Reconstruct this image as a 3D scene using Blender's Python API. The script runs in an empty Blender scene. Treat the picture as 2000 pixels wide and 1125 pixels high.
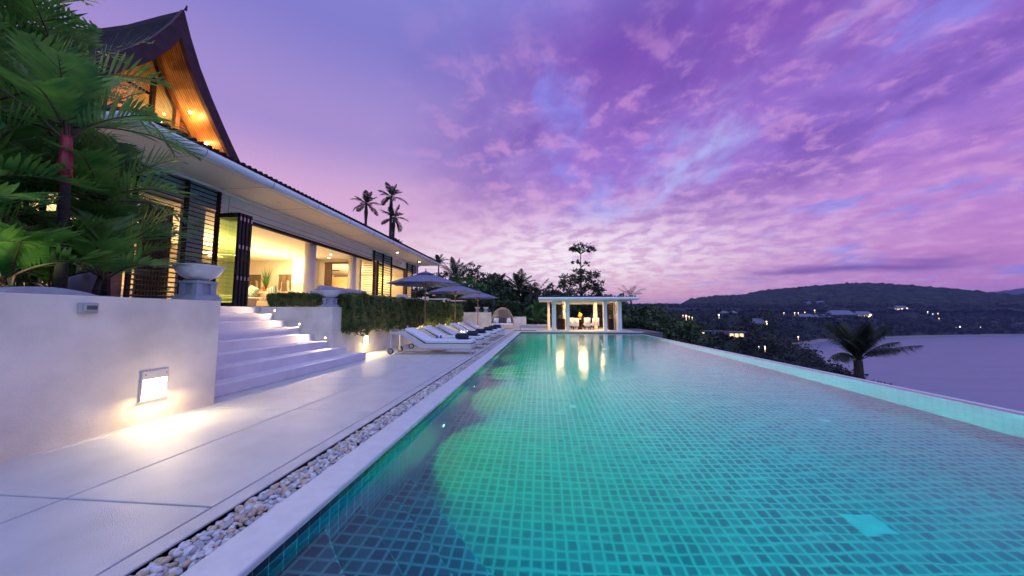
import bpy, math, random
import numpy as np
from mathutils import Vector, Matrix
R = math.radians
PI = math.pi
random.seed(7)
rng = np.random.default_rng(7)
scene = bpy.context.scene
COL = scene.collection

# ---------------------------------------------------------------- materials
def nodes_of(m):
    m.use_nodes = True
    nt = m.node_tree
    return nt, nt.nodes, nt.links

def mat(name, color, rough=0.6, metal=0.0, var=0.12, scale=6.0, bump=0.0, bscale=40.0, spec=0.5,
        color2=None, coat=0.0, trans=0.0, stretch=None, detail=6.0):
    """principled material with noise mottling between two related colours and optional bump"""
    m = bpy.data.materials.new(name)
    nt, N, L = nodes_of(m)
    b = N['Principled BSDF']
    b.inputs['Roughness'].default_value = rough
    b.inputs['Metallic'].default_value = metal
    b.inputs['Specular IOR Level'].default_value = spec
    if coat: b.inputs['Coat Weight'].default_value = coat
    tc = N.new('ShaderNodeTexCoord')
    mp = N.new('ShaderNodeMapping')
    L.new(tc.outputs['Object'], mp.inputs['Vector'])
    if stretch: mp.inputs['Scale'].default_value = stretch
    nz = N.new('ShaderNodeTexNoise')
    nz.inputs['Scale'].default_value = scale
    nz.inputs['Detail'].default_value = detail
    L.new(mp.outputs['Vector'], nz.inputs['Vector'])
    mx = N.new('ShaderNodeMix'); mx.data_type = 'RGBA'
    c = list(color)[:3]
    if color2 is None:
        a = [max(0, x * (1 - var)) for x in c]; d = [min(1, x * (1 + var)) for x in c]
    else:
        a, d = c, list(color2)[:3]
    mx.inputs[6].default_value = (*a, 1); mx.inputs[7].default_value = (*d, 1)
    rp = N.new('ShaderNodeValToRGB')
    rp.color_ramp.elements[0].position = 0.35; rp.color_ramp.elements[1].position = 0.65
    L.new(nz.outputs['Fac'], rp.inputs['Fac'])
    L.new(rp.outputs['Color'], mx.inputs[0])
    L.new(mx.outputs[2], b.inputs['Base Color'])
    if bump:
        n2 = N.new('ShaderNodeTexNoise'); n2.inputs['Scale'].default_value = bscale; n2.inputs['Detail'].default_value = 4
        L.new(mp.outputs['Vector'], n2.inputs['Vector'])
        bp = N.new('ShaderNodeBump'); bp.inputs['Strength'].default_value = bump; bp.inputs['Distance'].default_value = 0.01
        L.new(n2.outputs['Fac'], bp.inputs['Height']); L.new(bp.outputs['Normal'], b.inputs['Normal'])
    return m

def emat(name, color, strength):
    m = bpy.data.materials.new(name)
    nt, N, L = nodes_of(m)
    b = N['Principled BSDF']
    b.inputs['Base Color'].default_value = (*color, 1)
    b.inputs['Emission Color'].default_value = (*color, 1)
    b.inputs['Emission Strength'].default_value = strength
    return m

def leafmat(name, c1, c2, scale=3.0, rough=0.55, tr=0.25, spec=0.4):
    """leaf: principled + a little translucency, colour varied through the crown"""
    m = bpy.data.materials.new(name)
    nt, N, L = nodes_of(m)
    b = N['Principled BSDF']; out = N['Material Output']
    b.inputs['Roughness'].default_value = rough
    b.inputs['Specular IOR Level'].default_value = spec
    tc = N.new('ShaderNodeTexCoord')
    nz = N.new('ShaderNodeTexNoise'); nz.inputs['Scale'].default_value = scale; nz.inputs['Detail'].default_value = 5
    L.new(tc.outputs['Object'], nz.inputs['Vector'])
    rp = N.new('ShaderNodeValToRGB')
    rp.color_ramp.elements[0].position = 0.35; rp.color_ramp.elements[0].color = (*c1, 1)
    rp.color_ramp.elements[1].position = 0.68; rp.color_ramp.elements[1].color = (*c2, 1)
    L.new(nz.outputs['Fac'], rp.inputs['Fac'])
    L.new(rp.outputs['Color'], b.inputs['Base Color'])
    t = N.new('ShaderNodeBsdfTranslucent'); L.new(rp.outputs['Color'], t.inputs['Color'])
    ms = N.new('ShaderNodeMixShader'); ms.inputs[0].default_value = tr
    L.new(b.outputs[0], ms.inputs[1]); L.new(t.outputs[0], ms.inputs[2]); L.new(ms.outputs[0], out.inputs['Surface'])
    return m

def tilemat(name, axes, tile=(0.0, 0.05, 0.075), tile2=(0.01, 0.10, 0.12), grout=(0.30, 0.50, 0.50), size=0.1, h=0.1, gw=0.006, rough=0.2, wob=0.0):
    """square pool tiles; axes picks the two world axes the grid runs on"""
    m = bpy.data.materials.new(name)
    nt, N, L = nodes_of(m)
    b = N['Principled BSDF']; b.inputs['Roughness'].default_value = rough
    tc = N.new('ShaderNodeTexCoord')
    sp = N.new('ShaderNodeSeparateXYZ'); L.new(tc.outputs['Object'], sp.inputs[0])
    cb = N.new('ShaderNodeCombineXYZ')
    L.new(sp.outputs[axes[0]], cb.inputs[0]); L.new(sp.outputs[axes[1]], cb.inputs[1])
    src = cb.outputs[0]
    br = N.new('ShaderNodeTexBrick')
    br.offset = 0.0; br.squash = 1.0
    br.inputs['Scale'].default_value = 1.0
    br.inputs['Brick Width'].default_value = size; br.inputs['Row Height'].default_value = h
    br.inputs['Mortar Size'].default_value = gw; br.inputs['Mortar Smooth'].default_value = 1.0
    br.inputs['Color1'].default_value = (*tile, 1); br.inputs['Color2'].default_value = (*tile2, 1)
    br.inputs['Mortar'].default_value = (*grout, 1)
    br.inputs['Bias'].default_value = -0.2
    L.new(src, br.inputs['Vector'])
    L.new(br.outputs['Color'], b.inputs['Base Color'])
    return m

M = {}
M['plaster'] = mat('painted_plaster', (0.80, 0.72, 0.58), 0.85, var=0.14, scale=1.7, bump=0.25, bscale=60)
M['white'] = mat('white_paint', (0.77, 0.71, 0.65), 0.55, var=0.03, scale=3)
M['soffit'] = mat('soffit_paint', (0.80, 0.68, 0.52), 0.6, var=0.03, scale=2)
M['paving'] = mat('pale_stone_paving', (0.50, 0.50, 0.51), 0.46, var=0.07, scale=3.0, bump=0.6, bscale=170, detail=15)
M['coping'] = mat('pale_coping_stone', (0.60, 0.61, 0.62), 0.45, var=0.06, scale=9, bump=0.25, bscale=220)
M['step'] = mat('rendered_step', (0.66, 0.63, 0.66), 0.7, var=0.06, scale=3, bump=0.15, bscale=80)
M['joint'] = mat('dark_joint', (0.12, 0.11, 0.12), 0.9)
M['gutter'] = mat('white_gutter_paint', (0.76, 0.76, 0.78), 0.28, var=0.03, scale=4)
M['rooftile'] = mat('dark_roof_tile', (0.018, 0.011, 0.016), 0.85, spec=0.15, var=0.4, scale=7, bump=0.3)
M['rake'] = mat('dark_red_brown_barge', (0.060, 0.026, 0.034), 0.6, spec=0.25, var=0.2, scale=5)
M['timber_dark'] = mat('dark_stained_timber', (0.030, 0.015, 0.011), 0.7, spec=0.2, var=0.4, scale=5, stretch=(1, 1, 8))
M['timber_brown'] = mat('brown_timber', (0.12, 0.052, 0.025), 0.5, var=0.3, scale=5, stretch=(1, 1, 8))
M['slat_warm'] = mat('honey_timber_slat', (0.30, 0.17, 0.08), 0.5, var=0.25, scale=5)
M['teak'] = mat('teak_pole', (0.38, 0.17, 0.06), 0.45, var=0.25, scale=9, stretch=(1, 1, 6))
M['alu_dark'] = mat('dark_bronze_aluminium', (0.02, 0.017, 0.018), 0.38, metal=0.4, var=0.15)
M['steel'] = mat('brushed_steel', (0.55, 0.53, 0.50), 0.3, metal=1.0, var=0.1)
M['lamp_paint'] = mat('silver_lamp_paint', (0.58, 0.56, 0.52), 0.4, var=0.05)
M['rubber'] = mat('black_rubber', (0.02, 0.02, 0.02), 0.7)
M['fabric_white'] = mat('white_outdoor_fabric', (0.70, 0.69, 0.72), 0.9, var=0.05, scale=12, bump=0.2, bscale=300)
M['fabric_grey'] = mat('grey_outdoor_fabric', (0.42, 0.41, 0.46), 0.9, var=0.08, scale=12, bump=0.2, bscale=300)
M['canvas'] = mat('slate_blue_canvas', (0.17, 0.16, 0.26), 0.85, var=0.10, scale=8, bump=0.2, bscale=260)
M['towel'] = mat('dark_navy_towel', (0.022, 0.024, 0.045), 0.95, var=0.3, scale=60, bump=0.6, bscale=400)
M['weave'] = mat('pale_woven_frame', (0.62, 0.59, 0.57), 0.7, var=0.08, scale=40, bump=0.4, bscale=300)
M['wicker'] = mat('beige_wicker', (0.52, 0.42, 0.33), 0.8, var=0.2, scale=60, bump=0.6, bscale=200)
M['ceramic'] = mat('pale_glazed_bowl', (0.66, 0.64, 0.64), 0.22, var=0.04, scale=5, coat=0.3)
M['stone_blue'] = mat('grey_stone_pedestal', (0.36, 0.37, 0.42), 0.75, var=0.08, scale=10, bump=0.3)
M['soil'] = mat('planter_soil', (0.05, 0.035, 0.025), 0.95, var=0.4, scale=20, bump=1.0, bscale=30)
M['cup'] = mat('blue_tumbler', (0.0, 0.16, 0.32), 0.15, coat=0.4)
M['brown_cushion'] = mat('brown_cushion', (0.07, 0.045, 0.045), 0.9)
M['interior_wall'] = mat('cream_interior_wall', (0.74, 0.66, 0.52), 0.8, var=0.03, scale=2)
M['interior_ceiling'] = mat('cream_ceiling', (0.78, 0.70, 0.56), 0.8, var=0.02, scale=2)
M['sofa'] = mat('cream_sofa', (0.56, 0.48, 0.36), 0.9, var=0.06, scale=14, bump=0.2, bscale=200)
M['hanging'] = mat('bronze_silk_hanging', (0.22, 0.15, 0.08), 0.5, var=0.35, scale=8, stretch=(14, 14, 1))
M['woodpanel'] = mat('light_wood_panel', (0.36, 0.21, 0.11), 0.45, var=0.2, scale=4, stretch=(8, 8, 1))
M['bark'] = mat('palm_bark', (0.045, 0.035, 0.028), 0.9, var=0.3, scale=4, stretch=(1, 1, 9), bump=0.7, bscale=20)
M['bark2'] = mat('tree_bark', (0.10, 0.075, 0.06), 0.9, var=0.3, scale=8, bump=0.7, bscale=20)
M['crownshaft'] = mat('red_crownshaft', (0.32, 0.022, 0.035), 0.38, var=0.3, scale=9, stretch=(1, 1, 0.4))
M['rachis'] = mat('reddish_leaf_stalk', (0.10, 0.05, 0.03), 0.5, var=0.3)
M['sand'] = mat('beach_sand', (0.42, 0.34, 0.33), 0.95, var=0.12, scale=0.06)
M['farroof'] = mat('slate_house_roof', (0.13, 0.14, 0.20), 0.7, var=0.15, scale=1)
M['farwall'] = mat('white_house_wall', (0.24, 0.24, 0.28), 0.8, var=0.1, scale=1)
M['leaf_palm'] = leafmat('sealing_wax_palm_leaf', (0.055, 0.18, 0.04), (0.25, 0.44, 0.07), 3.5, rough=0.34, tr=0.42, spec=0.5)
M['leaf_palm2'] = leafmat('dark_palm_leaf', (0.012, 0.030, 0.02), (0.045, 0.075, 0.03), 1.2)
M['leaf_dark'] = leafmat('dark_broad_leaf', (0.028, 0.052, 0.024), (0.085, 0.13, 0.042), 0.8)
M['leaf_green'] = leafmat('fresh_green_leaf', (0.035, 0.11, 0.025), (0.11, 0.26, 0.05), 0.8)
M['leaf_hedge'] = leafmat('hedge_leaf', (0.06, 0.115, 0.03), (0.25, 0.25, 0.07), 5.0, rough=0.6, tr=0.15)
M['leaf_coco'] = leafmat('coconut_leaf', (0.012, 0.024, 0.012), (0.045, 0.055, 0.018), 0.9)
M['twig'] = mat('hedge_twig', (0.05, 0.03, 0.02), 0.9)
M['em_white'] = emat('warm_white_lamp_glass', (1.0, 0.86, 0.58), 9.0)
M['em_step'] = emat('step_lamp_glass', (1.0, 0.64, 0.30), 10.0)
M['em_spot'] = emat('downlight_glass', (1.0, 0.85, 0.62), 25.0)
M['em_orange'] = emat('orange_spot_glass', (1.0, 0.50, 0.16), 60.0)
M['em_pool'] = emat('pool_lamp_lens', (0.80, 1.0, 0.35), 18.0)
M['em_far'] = emat('distant_lamp', (1.0, 0.66, 0.30), 5.0)
M['em_far_white'] = emat('distant_white_lamp', (0.9, 1.0, 0.85), 5.0)
M['em_farwin'] = emat('distant_lit_window', (1.0, 0.66, 0.26), 1.6)

def glass(name, color=(0.9, 1.0, 0.92), rough=0.0):
    m = bpy.data.materials.new(name)
    nt, N, L = nodes_of(m)
    b = N['Principled BSDF']; out = N['Material Output']
    g = N.new('ShaderNodeBsdfGlossy'); g.inputs['Roughness'].default_value = 0.02; g.inputs['Color'].default_value = (1, 1, 1, 1)
    t = N.new('ShaderNodeBsdfTransparent'); t.inputs['Color'].default_value = (*color, 1)
    lw = N.new('ShaderNodeLayerWeight'); lw.inputs['Blend'].default_value = 0.25
    f = N.new('ShaderNodeMath'); f.operation = 'POWER'; f.inputs[1].default_value = 3.0; L.new(lw.outputs['Facing'], f.inputs[0])
    f2 = N.new('ShaderNodeMath'); f2.operation = 'MULTIPLY_ADD'; f2.inputs[1].default_value = 0.6; f2.inputs[2].default_value = 0.04; L.new(f.outputs[0], f2.inputs[0])
    ms = N.new('ShaderNodeMixShader')
    L.new(f2.outputs[0], ms.inputs[0]); L.new(t.outputs[0], ms.inputs[1]); L.new(g.outputs[0], ms.inputs[2])
    L.new(ms.outputs[0], out.inputs['Surface'])
    N.remove(b)
    return m
M['glass_green'] = glass('green_tinted_glass', (0.84, 0.97, 0.72))
M['glass'] = glass('clear_glass', (0.95, 0.98, 0.96))

# ---------------------------------------------------------------- mesh builder
class MB:
    def __init__(self): self.v = []; self.f = []; self.mi = []; self.sm = []
    def add(self, vs, fs, mi=0, smooth=False, T=None):
        o = len(self.v)
        if T is not None: vs = [T @ Vector(v) for v in vs]
        self.v += [tuple(v) for v in vs]
        for f in fs:
            self.f.append(tuple(i + o for i in f)); self.mi.append(mi); self.sm.append(smooth)
        return self
    def box(self, x0, x1, y0, y1, z0, z1, mi=0, T=None):
        v = [(x0,y0,z0),(x1,y0,z0),(x1,y1,z0),(x0,y1,z0),(x0,y0,z1),(x1,y0,z1),(x1,y1,z1),(x0,y1,z1)]
        f = [(0,3,2,1),(4,5,6,7),(0,1,5,4),(1,2,6,5),(2,3,7,6),(3,0,4,7)]
        return self.add(v, f, mi, False, T)
    def tube(self, pts, rad, n=10, mi=0, cap=True, T=None):
        pts = [Vector(p) for p in pts]
        if not hasattr(rad, '__len__'): rad = [rad] * len(pts)
        vs, fs = [], []
        up = Vector((0, 0, 1))
        prev = None
        for i, p in enumerate(pts):
            d = (pts[min(i+1, len(pts)-1)] - pts[max(i-1, 0)]).normalized()
            if prev is None:
                a = d.cross(up)
                if a.length < 1e-3: a = d.cross(Vector((1, 0, 0)))
                a.normalize()
            else:
                a = (prev - d * prev.dot(d)).normalized()
            prev = a
            b = d.cross(a)
            for k in range(n):
                t = 2 * PI * k / n
                vs.append(p + (a * math.cos(t) + b * math.sin(t)) * rad[i])
        for i in range(len(pts) - 1):
            for k in range(n):
                k2 = (k + 1) % n
                fs.append((i*n+k, i*n+k2, (i+1)*n+k2, (i+1)*n+k))
        self.add(vs, fs, mi, True, T)
        if cap:
            self.add(vs[:n], [tuple(range(n))[::-1]], mi, False, T)
            self.add(vs[-n:], [tuple(range(n))], mi, False, T)
        return self
    def lathe(self, prof, n=32, c=(0, 0, 0), mi=0, smooth=True, T=None):
        vs, fs = [], []
        for r, z in prof:
            for k in range(n):
                t = 2 * PI * k / n
                vs.append((c[0] + r * math.cos(t), c[1] + r * math.sin(t), c[2] + z))
        for i in range(len(prof) - 1):
            for k in range(n):
                k2 = (k + 1) % n
                fs.append((i*n+k, i*n+k2, (i+1)*n+k2, (i+1)*n+k))
        if prof[0][0] > 1e-4: fs.append(tuple(range(n))[::-1])
        if prof[-1][0] > 1e-4: fs.append(tuple((len(prof)-1)*n + k for k in range(n)))
        return self.add(vs, fs, mi, smooth, T)
    def prism(self, poly, axis, a, b, mi=0, T=None, smooth=False):
        """extrude a 2-D outline along axis 0/1/2 from a to b"""
        n = len(poly); vs = []
        for s in (a, b):
            for p in poly:
                if axis == 0: vs.append((s, p[0], p[1]))
                elif axis == 1: vs.append((p[0], s, p[1]))
                else: vs.append((p[0], p[1], s))
        fs = [(i, (i+1) % n, n + (i+1) % n, n + i) for i in range(n)]
        fs += [tuple(range(n))[::-1], tuple(range(n, 2*n))]
        return self.add(vs, fs, mi, smooth, T)
    def build(self, name, mats, parent=None, bevel=0.0, seg=2, loc=None):
        me = bpy.data.meshes.new(name)
        me.from_pydata(self.v, [], self.f)
        if not isinstance(mats, (list, tuple)): mats = [mats]
        for m in mats: me.materials.append(m)
        me.polygons.foreach_set('material_index', self.mi)
        me.polygons.foreach_set('use_smooth', self.sm)
        me.update()
        import bmesh
        bm = bmesh.new(); bm.from_mesh(me)
        bmesh.ops.remove_doubles(bm, verts=bm.verts, dist=1e-5)
        bmesh.ops.recalc_face_normals(bm, faces=bm.faces)
        bm.to_mesh(me); bm.free()
        o = bpy.data.objects.new(name, me)
        COL.objects.link(o)
        if parent is not None:
            o.parent = parent
        if loc is not None: o.location = loc
        if bevel:
            bv = o.modifiers.new('bevel', 'BEVEL'); bv.width = bevel; bv.segments = seg
            bv.limit_method = 'ANGLE'; bv.angle_limit = R(40); bv.harden_normals = False
        return o

def np_mesh(name, V, F, mats, parent=None, smooth=False, mi=None):
    """V (n,3) array, F (m,k) array of equal-size faces"""
    me = bpy.data.meshes.new(name)
    V = np.asarray(V, dtype=np.float32); F = np.asarray(F, dtype=np.int32)
    m, k = F.shape
    me.vertices.add(len(V)); me.vertices.foreach_set('co', V.ravel())
    me.loops.add(m * k); me.loops.foreach_set('vertex_index', F.ravel())
    me.polygons.add(m)
    me.polygons.foreach_set('loop_start', np.arange(m, dtype=np.int32) * k)
    try: me.polygons.foreach_set('loop_total', np.full(m, k, dtype=np.int32))
    except Exception: pass
    if not isinstance(mats, (list, tuple)): mats = [mats]
    for x in mats: me.materials.append(x)
    if mi is not None: me.polygons.foreach_set('material_index', np.asarray(mi, dtype=np.int32))
    me.polygons.foreach_set('use_smooth', np.full(m, smooth, dtype=bool))
    me.update(calc_edges=True)
    me.validate()
    o = bpy.data.objects.new(name, me); COL.objects.link(o)
    if parent is not None: o.parent = parent
    return o

def tag(o, label=None, cat=None, group=None, kind=None):
    if label: o['label'] = label
    if cat: o['category'] = cat
    if group: o['group'] = group
    if kind: o['kind'] = kind
    return o

def empty(name, loc, rz=0.0, label=None, cat=None, group=None):
    o = bpy.data.objects.new(name, None); COL.objects.link(o)
    o.empty_display_size = 0.2
    o.location = loc; o.rotation_euler = (0, 0, rz)
    return tag(o, label, cat, group)

KIDS = {}
def kids(o): return [c for c in COL.objects if c.parent == o]
def copy_tree(o, parent=None):
    c = o.copy(); COL.objects.link(c)
    if parent is not None: c.parent = parent
    for ch in kids(o): copy_tree(ch, c)
    return c

def lamp(name, kind, loc, power, color, size=0.1, rot=None, aim=None, spot=None, blend=0.6, size_y=None, parent=None):
    d = bpy.data.lights.new(name, kind); d.energy = power; d.color = color
    if kind == 'AREA':
        d.size = size
        if size_y: d.shape = 'RECTANGLE'; d.size_y = size_y
    elif kind in ('POINT', 'SPOT'): d.shadow_soft_size = size
    if kind == 'SPOT': d.spot_size = spot or R(90); d.spot_blend = blend
    o = bpy.data.objects.new(name, d); COL.objects.link(o); o.location = loc
    if aim is not None:
        o.rotation_euler = (Vector(aim) - Vector(loc)).to_track_quat('-Z', 'Y').to_euler()
    elif rot: o.rotation_euler = rot
    if parent is not None: o.parent = parent
    return o

# ---------------------------------------------------------------- camera
cd = bpy.data.cameras.new('camera'); cam = bpy.data.objects.new('camera', cd); COL.objects.link(cam)
cd.sensor_width = 36.0; cd.lens = 36.0 * 645 / 2000; cd.clip_start = 0.05; cd.clip_end = 30000
cam.location = (0, 0, 1.2); cam.rotation_euler = (R(90 + 4.4327), 0, R(5.123))
scene.camera = cam
# ---------------------------------------------------------------- dusk sky
W = bpy.data.worlds.new('World'); scene.world = W; W.use_nodes = True
nt = W.node_tree; N = nt.nodes; L = nt.links
for n in list(N): N.remove(n)
out = N.new('ShaderNodeOutputWorld'); bg = N.new('ShaderNodeBackground')
L.new(bg.outputs[0], out.inputs['Surface'])
def math_(op, a, b=None, c=None, clamp=False):
    n = N.new('ShaderNodeMath'); n.operation = op; n.use_clamp = clamp
    for i, x in enumerate((a, b, c)):
        if x is None: continue
        if isinstance(x, (int, float)): n.inputs[i].default_value = x
        else: L.new(x, n.inputs[i])
    return n.outputs[0]
def mr(v, a, b, c=0.0, d=1.0, smooth=True):
    n = N.new('ShaderNodeMapRange'); n.clamp = True
    if smooth: n.interpolation_type = 'SMOOTHSTEP'
    L.new(v, n.inputs[0])
    for i, x in enumerate((a, b, c, d), 1): n.inputs[i].default_value = x
    return n.outputs[0]
def mixc(f, a, b):
    n = N.new('ShaderNodeMix'); n.data_type = 'RGBA'
    if isinstance(f, (int, float)): n.inputs[0].default_value = f
    else: L.new(f, n.inputs[0])
    for i, x in ((6, a), (7, b)):
        if isinstance(x, tuple): n.inputs[i].default_value = (*x, 1)
        else: L.new(x, n.inputs[i])
    return n.outputs[2]
def srgb(r, g, b): return tuple(((x/255)/12.92 if x/255 <= 0.04045 else ((x/255+0.055)/1.055)**2.4) for x in (r, g, b))
def ramp(v, stops):
    n = N.new('ShaderNodeValToRGB'); cr = n.color_ramp; cr.interpolation = 'EASE'
    cr.elements[0].position = stops[0][0]; cr.elements[0].color = (*stops[0][1], 1)
    cr.elements[1].position = stops[-1][0]; cr.elements[1].color = (*stops[-1][1], 1)
    for p, c in stops[1:-1]:
        e = cr.elements.new(p); e.color = (*c, 1)
    L.new(v, n.inputs[0]); return n.outputs[0]
tc = N.new('ShaderNodeTexCoord'); sp = N.new('ShaderNodeSeparateXYZ'); L.new(tc.outputs['Generated'], sp.inputs[0])
X, Yc, Z = sp.outputs
el = math_('DIVIDE', math_('ARCSINE', Z), PI / 2)           # 0 horizon .. 1 zenith
az = math_('DIVIDE', math_('ARCTAN2', X, Yc), PI)           # 0 = along the pool, + to the right
S = srgb
left = ramp(el, [(0.0, S(244,200,200)), (0.09, S(238,202,212)), (0.18, S(212,168,206)), (0.30, S(160,138,200)), (0.45, S(126,120,196)), (1.0, S(112,118,196))])
right = ramp(el, [(0.0, S(204,130,180)), (0.06, S(194,128,194)), (0.14, S(184,128,202)), (0.26, S(150,110,200)), (0.42, S(128,84,178)), (0.6, S(126,104,196)), (1.0, S(112,118,200))])
f_lr = mr(az, -0.16, 0.10)
base = mixc(f_lr, left, right)
# cloud sheet seen in perspective: project the direction on a plane overhead
zz = math_('MAXIMUM', math_('ADD', Z, 0.16), 0.06)
px = math_('DIVIDE', X, zz); py = math_('DIVIDE', Yc, zz)
cb = N.new('ShaderNodeCombineXYZ'); L.new(px, cb.inputs[0]); L.new(py, cb.inputs[1])
def noise(scale, detail=8, rough=0.55, dist=0.0, rot=0.0, sx=1.0, sy=1.0, off=(0, 0, 0)):
    mp = N.new('ShaderNodeMapping'); L.new(cb.outputs[0], mp.inputs[0])
    mp.inputs['Rotation'].default_value = (0, 0, rot); mp.inputs['Scale'].default_value = (sx, sy, 1); mp.inputs['Location'].default_value = off
    n = N.new('ShaderNodeTexNoise'); n.inputs['Scale'].default_value = scale; n.inputs['Detail'].default_value = detail
    n.inputs['Roughness'].default_value = rough; n.inputs['Distortion'].default_value = dist
    L.new(mp.outputs[0], n.inputs['Vector']); return n.outputs['Fac']
a = R(38)
n1 = noise(1.5, 10, 0.56, 0.1, R(20), 1.0, 0.85, (3.1, 1.7, 0))       # big masses
n2 = noise(6.6, 11, 0.60, 0.2, R(15), 1.0, 1.0, (9.4, 2.2, 0))     # ripples
n3 = noise(2.4, 9, 0.58, 0.2, R(60), 1.35, 0.75, (5.0, 7.5, 0))    # gaps
side = mr(az, -0.17, 0.03)
hi = mr(el, 0.10, 0.34)
# dark purple masses
dark = math_('MULTIPLY', math_('MULTIPLY', mr(n1, 0.47, 0.62), side), mr(el, 0.08, 0.26))
c1 = mixc(math_('MULTIPLY', dark, 0.62), base, S(104, 70, 164))
# blue openings
blue = math_('MULTIPLY', math_('MULTIPLY', mr(n3, 0.50, 0.64), side), 0.75)
c2 = mixc(math_('MULTIPLY', blue, mr(n1, 0.56, 0.44)), c1, S(138, 134, 226))
# pink lit ripples on the cloud bellies
pk = math_('MULTIPLY', math_('MULTIPLY', mr(n2, 0.49, 0.66), mr(az, -0.19, -0.02)), mr(el, 0.6, 0.3))
c3 = mixc(math_('MULTIPLY', pk, 0.48), c2, S(216, 158, 212))
dk2 = math_('MULTIPLY', math_('MULTIPLY', mr(n2, 0.50, 0.36), side), mr(el, 0.04, 0.2))
c3 = mixc(math_('MULTIPLY', dk2, 0.22), c3, S(104, 74, 172))
# bright afterglow low, a little right of the pool axis
da = math_('DIVIDE', math_('SUBTRACT', az, 0.025), 0.14); de = math_('DIVIDE', math_('SUBTRACT', el, 0.092), 0.075)
glow = math_('EXPONENT', math_('MULTIPLY', math_('ADD', math_('MULTIPLY', da, da), math_('MULTIPLY', de, de)), -1.0))
gl = math_('MULTIPLY', glow, mr(n2, 0.36, 0.60))
c4 = mixc(math_('MULTIPLY', glow, 0.70), c3, S(244, 212, 222))
c4 = mixc(math_('MULTIPLY', gl, 0.95), c4, S(253, 242, 246))
# a blue-white opening that climbs right from the glow
d1 = math_('DIVIDE', math_('SUBTRACT', math_('ADD', az, math_('MULTIPLY', math_('SUBTRACT', n1, 0.5), 0.22)), math_('ADD', 0.05, math_('MULTIPLY', math_('SUBTRACT', el, 0.12), 0.55))), 0.04)
streak = math_('MULTIPLY', math_('EXPONENT', math_('MULTIPLY', math_('MULTIPLY', d1, d1), -1.0)), math_('MULTIPLY', mr(el, 0.12, 0.2), mr(el, 0.5, 0.22)))
c4 = mixc(math_('MULTIPLY', math_('MULTIPLY', streak, mr(n3, 0.42, 0.60)), 0.66), c4, S(186, 190, 242))
# orange-pink rim at the horizon in the middle
d2 = math_('DIVIDE', math_('SUBTRACT', az, 0.09), 0.09); d3 = math_('DIVIDE', el, 0.055)
rim = math_('EXPONENT', math_('MULTIPLY', math_('ADD', math_('MULTIPLY', d2, d2), math_('MULTIPLY', d3, d3)), -1.0))
c5 = mixc(math_('MULTIPLY', rim, 0.85), c4, S(255, 186, 178))
# thin slate bank low on the right
n4 = noise(0.55, 6, 0.5, 0.3, 0.0, 1.0, 2.2, (2.0, 4.0, 0))
d4 = math_('DIVIDE', math_('SUBTRACT', el, math_('ADD', 0.060, math_('MULTIPLY', math_('SUBTRACT', n4, 0.5), 0.05))), 0.0075)
bank = math_('MULTIPLY', math_('EXPONENT', math_('MULTIPLY', math_('MULTIPLY', d4, d4), -1.0)), math_('MULTIPLY', mr(az, 0.145, 0.20), mr(az, 0.30, 0.25)))
c6 = mixc(math_('MULTIPLY', bank, 0.85), c5, S(122, 82, 160))
# the eastern sky behind the camera and the zenith are paler and bluer
back = mr(Yc, 0.05, -0.5)
zen = mr(el, 0.42, 0.75)
c7 = mixc(math_('MAXIMUM', back, zen), c6, S(146, 168, 240))
L.new(c7, bg.inputs['Color']); bg.inputs['Strength'].default_value = 1.12

# soft after-sunset skylight: one very wide, weak sun
sd = bpy.data.lights.new('sun', 'SUN'); sd.energy = 1.15; sd.angle = R(80); sd.color = (0.55, 0.64, 1.0)
so = bpy.data.objects.new('sun', sd); COL.objects.link(so)
so.rotation_euler = (R(28), R(12), 0)

vs = scene.view_settings; vs.view_transform = 'Standard'; vs.look = 'None'; vs.exposure = 0.0; vs.gamma = 1.0
try: vs.use_curve_mapping = False
except Exception: pass
cy = scene.cycles
cy.use_denoising = True
try: cy.denoiser = 'OPENIMAGEDENOISE'
except Exception: pass
cy.max_bounces = 10; cy.diffuse_bounces = 4; cy.glossy_bounces = 4; cy.transmission_bounces = 6; cy.transparent_max_bounces = 16; cy.volume_bounces = 0
cy.sample_clamp_indirect = 6.0; cy.sample_clamp_direct = 0.0
cy.caustics_reflective = False; cy.caustics_refractive = True
# ---------------------------------------------------------------- levels and planes (metres; camera eye 1.2 above the deck)
RISE = 1.2 / 7; TZ = 8 * RISE            # terrace level 1.371
XP = -1.42                               # pool's left wall
XR = 6.12                                # pool's far (infinity) wall
YN, YF = -0.6, 22.5
WZ = -0.10; FZ = -1.42                   # water level, pool floor

# paving slabs on a dark bed
b = MB().box(-40, -1.9, -8, 40, -0.9, -0.05)
b.box(-1.9, 8.0, 22.9, 40, -0.9, -0.05)
tag(b.build('paving_bed', M['joint']), kind='structure')
b = MB()
g = 0.006
ys = [-6, -4, -2, -0.02, 1.98, 4.0, 6.02, 8.04, 10.06, 12.08, 14.1, 16.12, 18.14, 20.16, 22.18, 24.2, 26.2, 28.2]
for i in range(len(ys) - 1):
    b.box(-3.10 + g, -2.05 - g, ys[i] + g, ys[i+1] - g, -0.05, 0)
ys2 = [y for y in ys] + [29.6]
for i in range(len(ys2) - 1):
    b.box(-4.28 + g, -3.10 - g, ys2[i] + g, ys2[i+1] - g, -0.05, 0)
    b.box(-5.4, -4.28 - g, ys2[i] + g, ys2[i+1] - g, -0.05, 0)
b.box(-2.05 + g, -1.925, -6, 24.0, -0.05, 0)
for y0 in (22.95, 24.6, 26.3, 28.0):
    for x0 in (-2.0, -0.4, 1.2, 2.8, 4.4):
        if y0 == 22.95 and x0 < -1.9: continue
        b.box(x0 + g, x0 + 1.6 - g, y0 + g, y0 + 1.68 - g, -0.05, 0)
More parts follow.
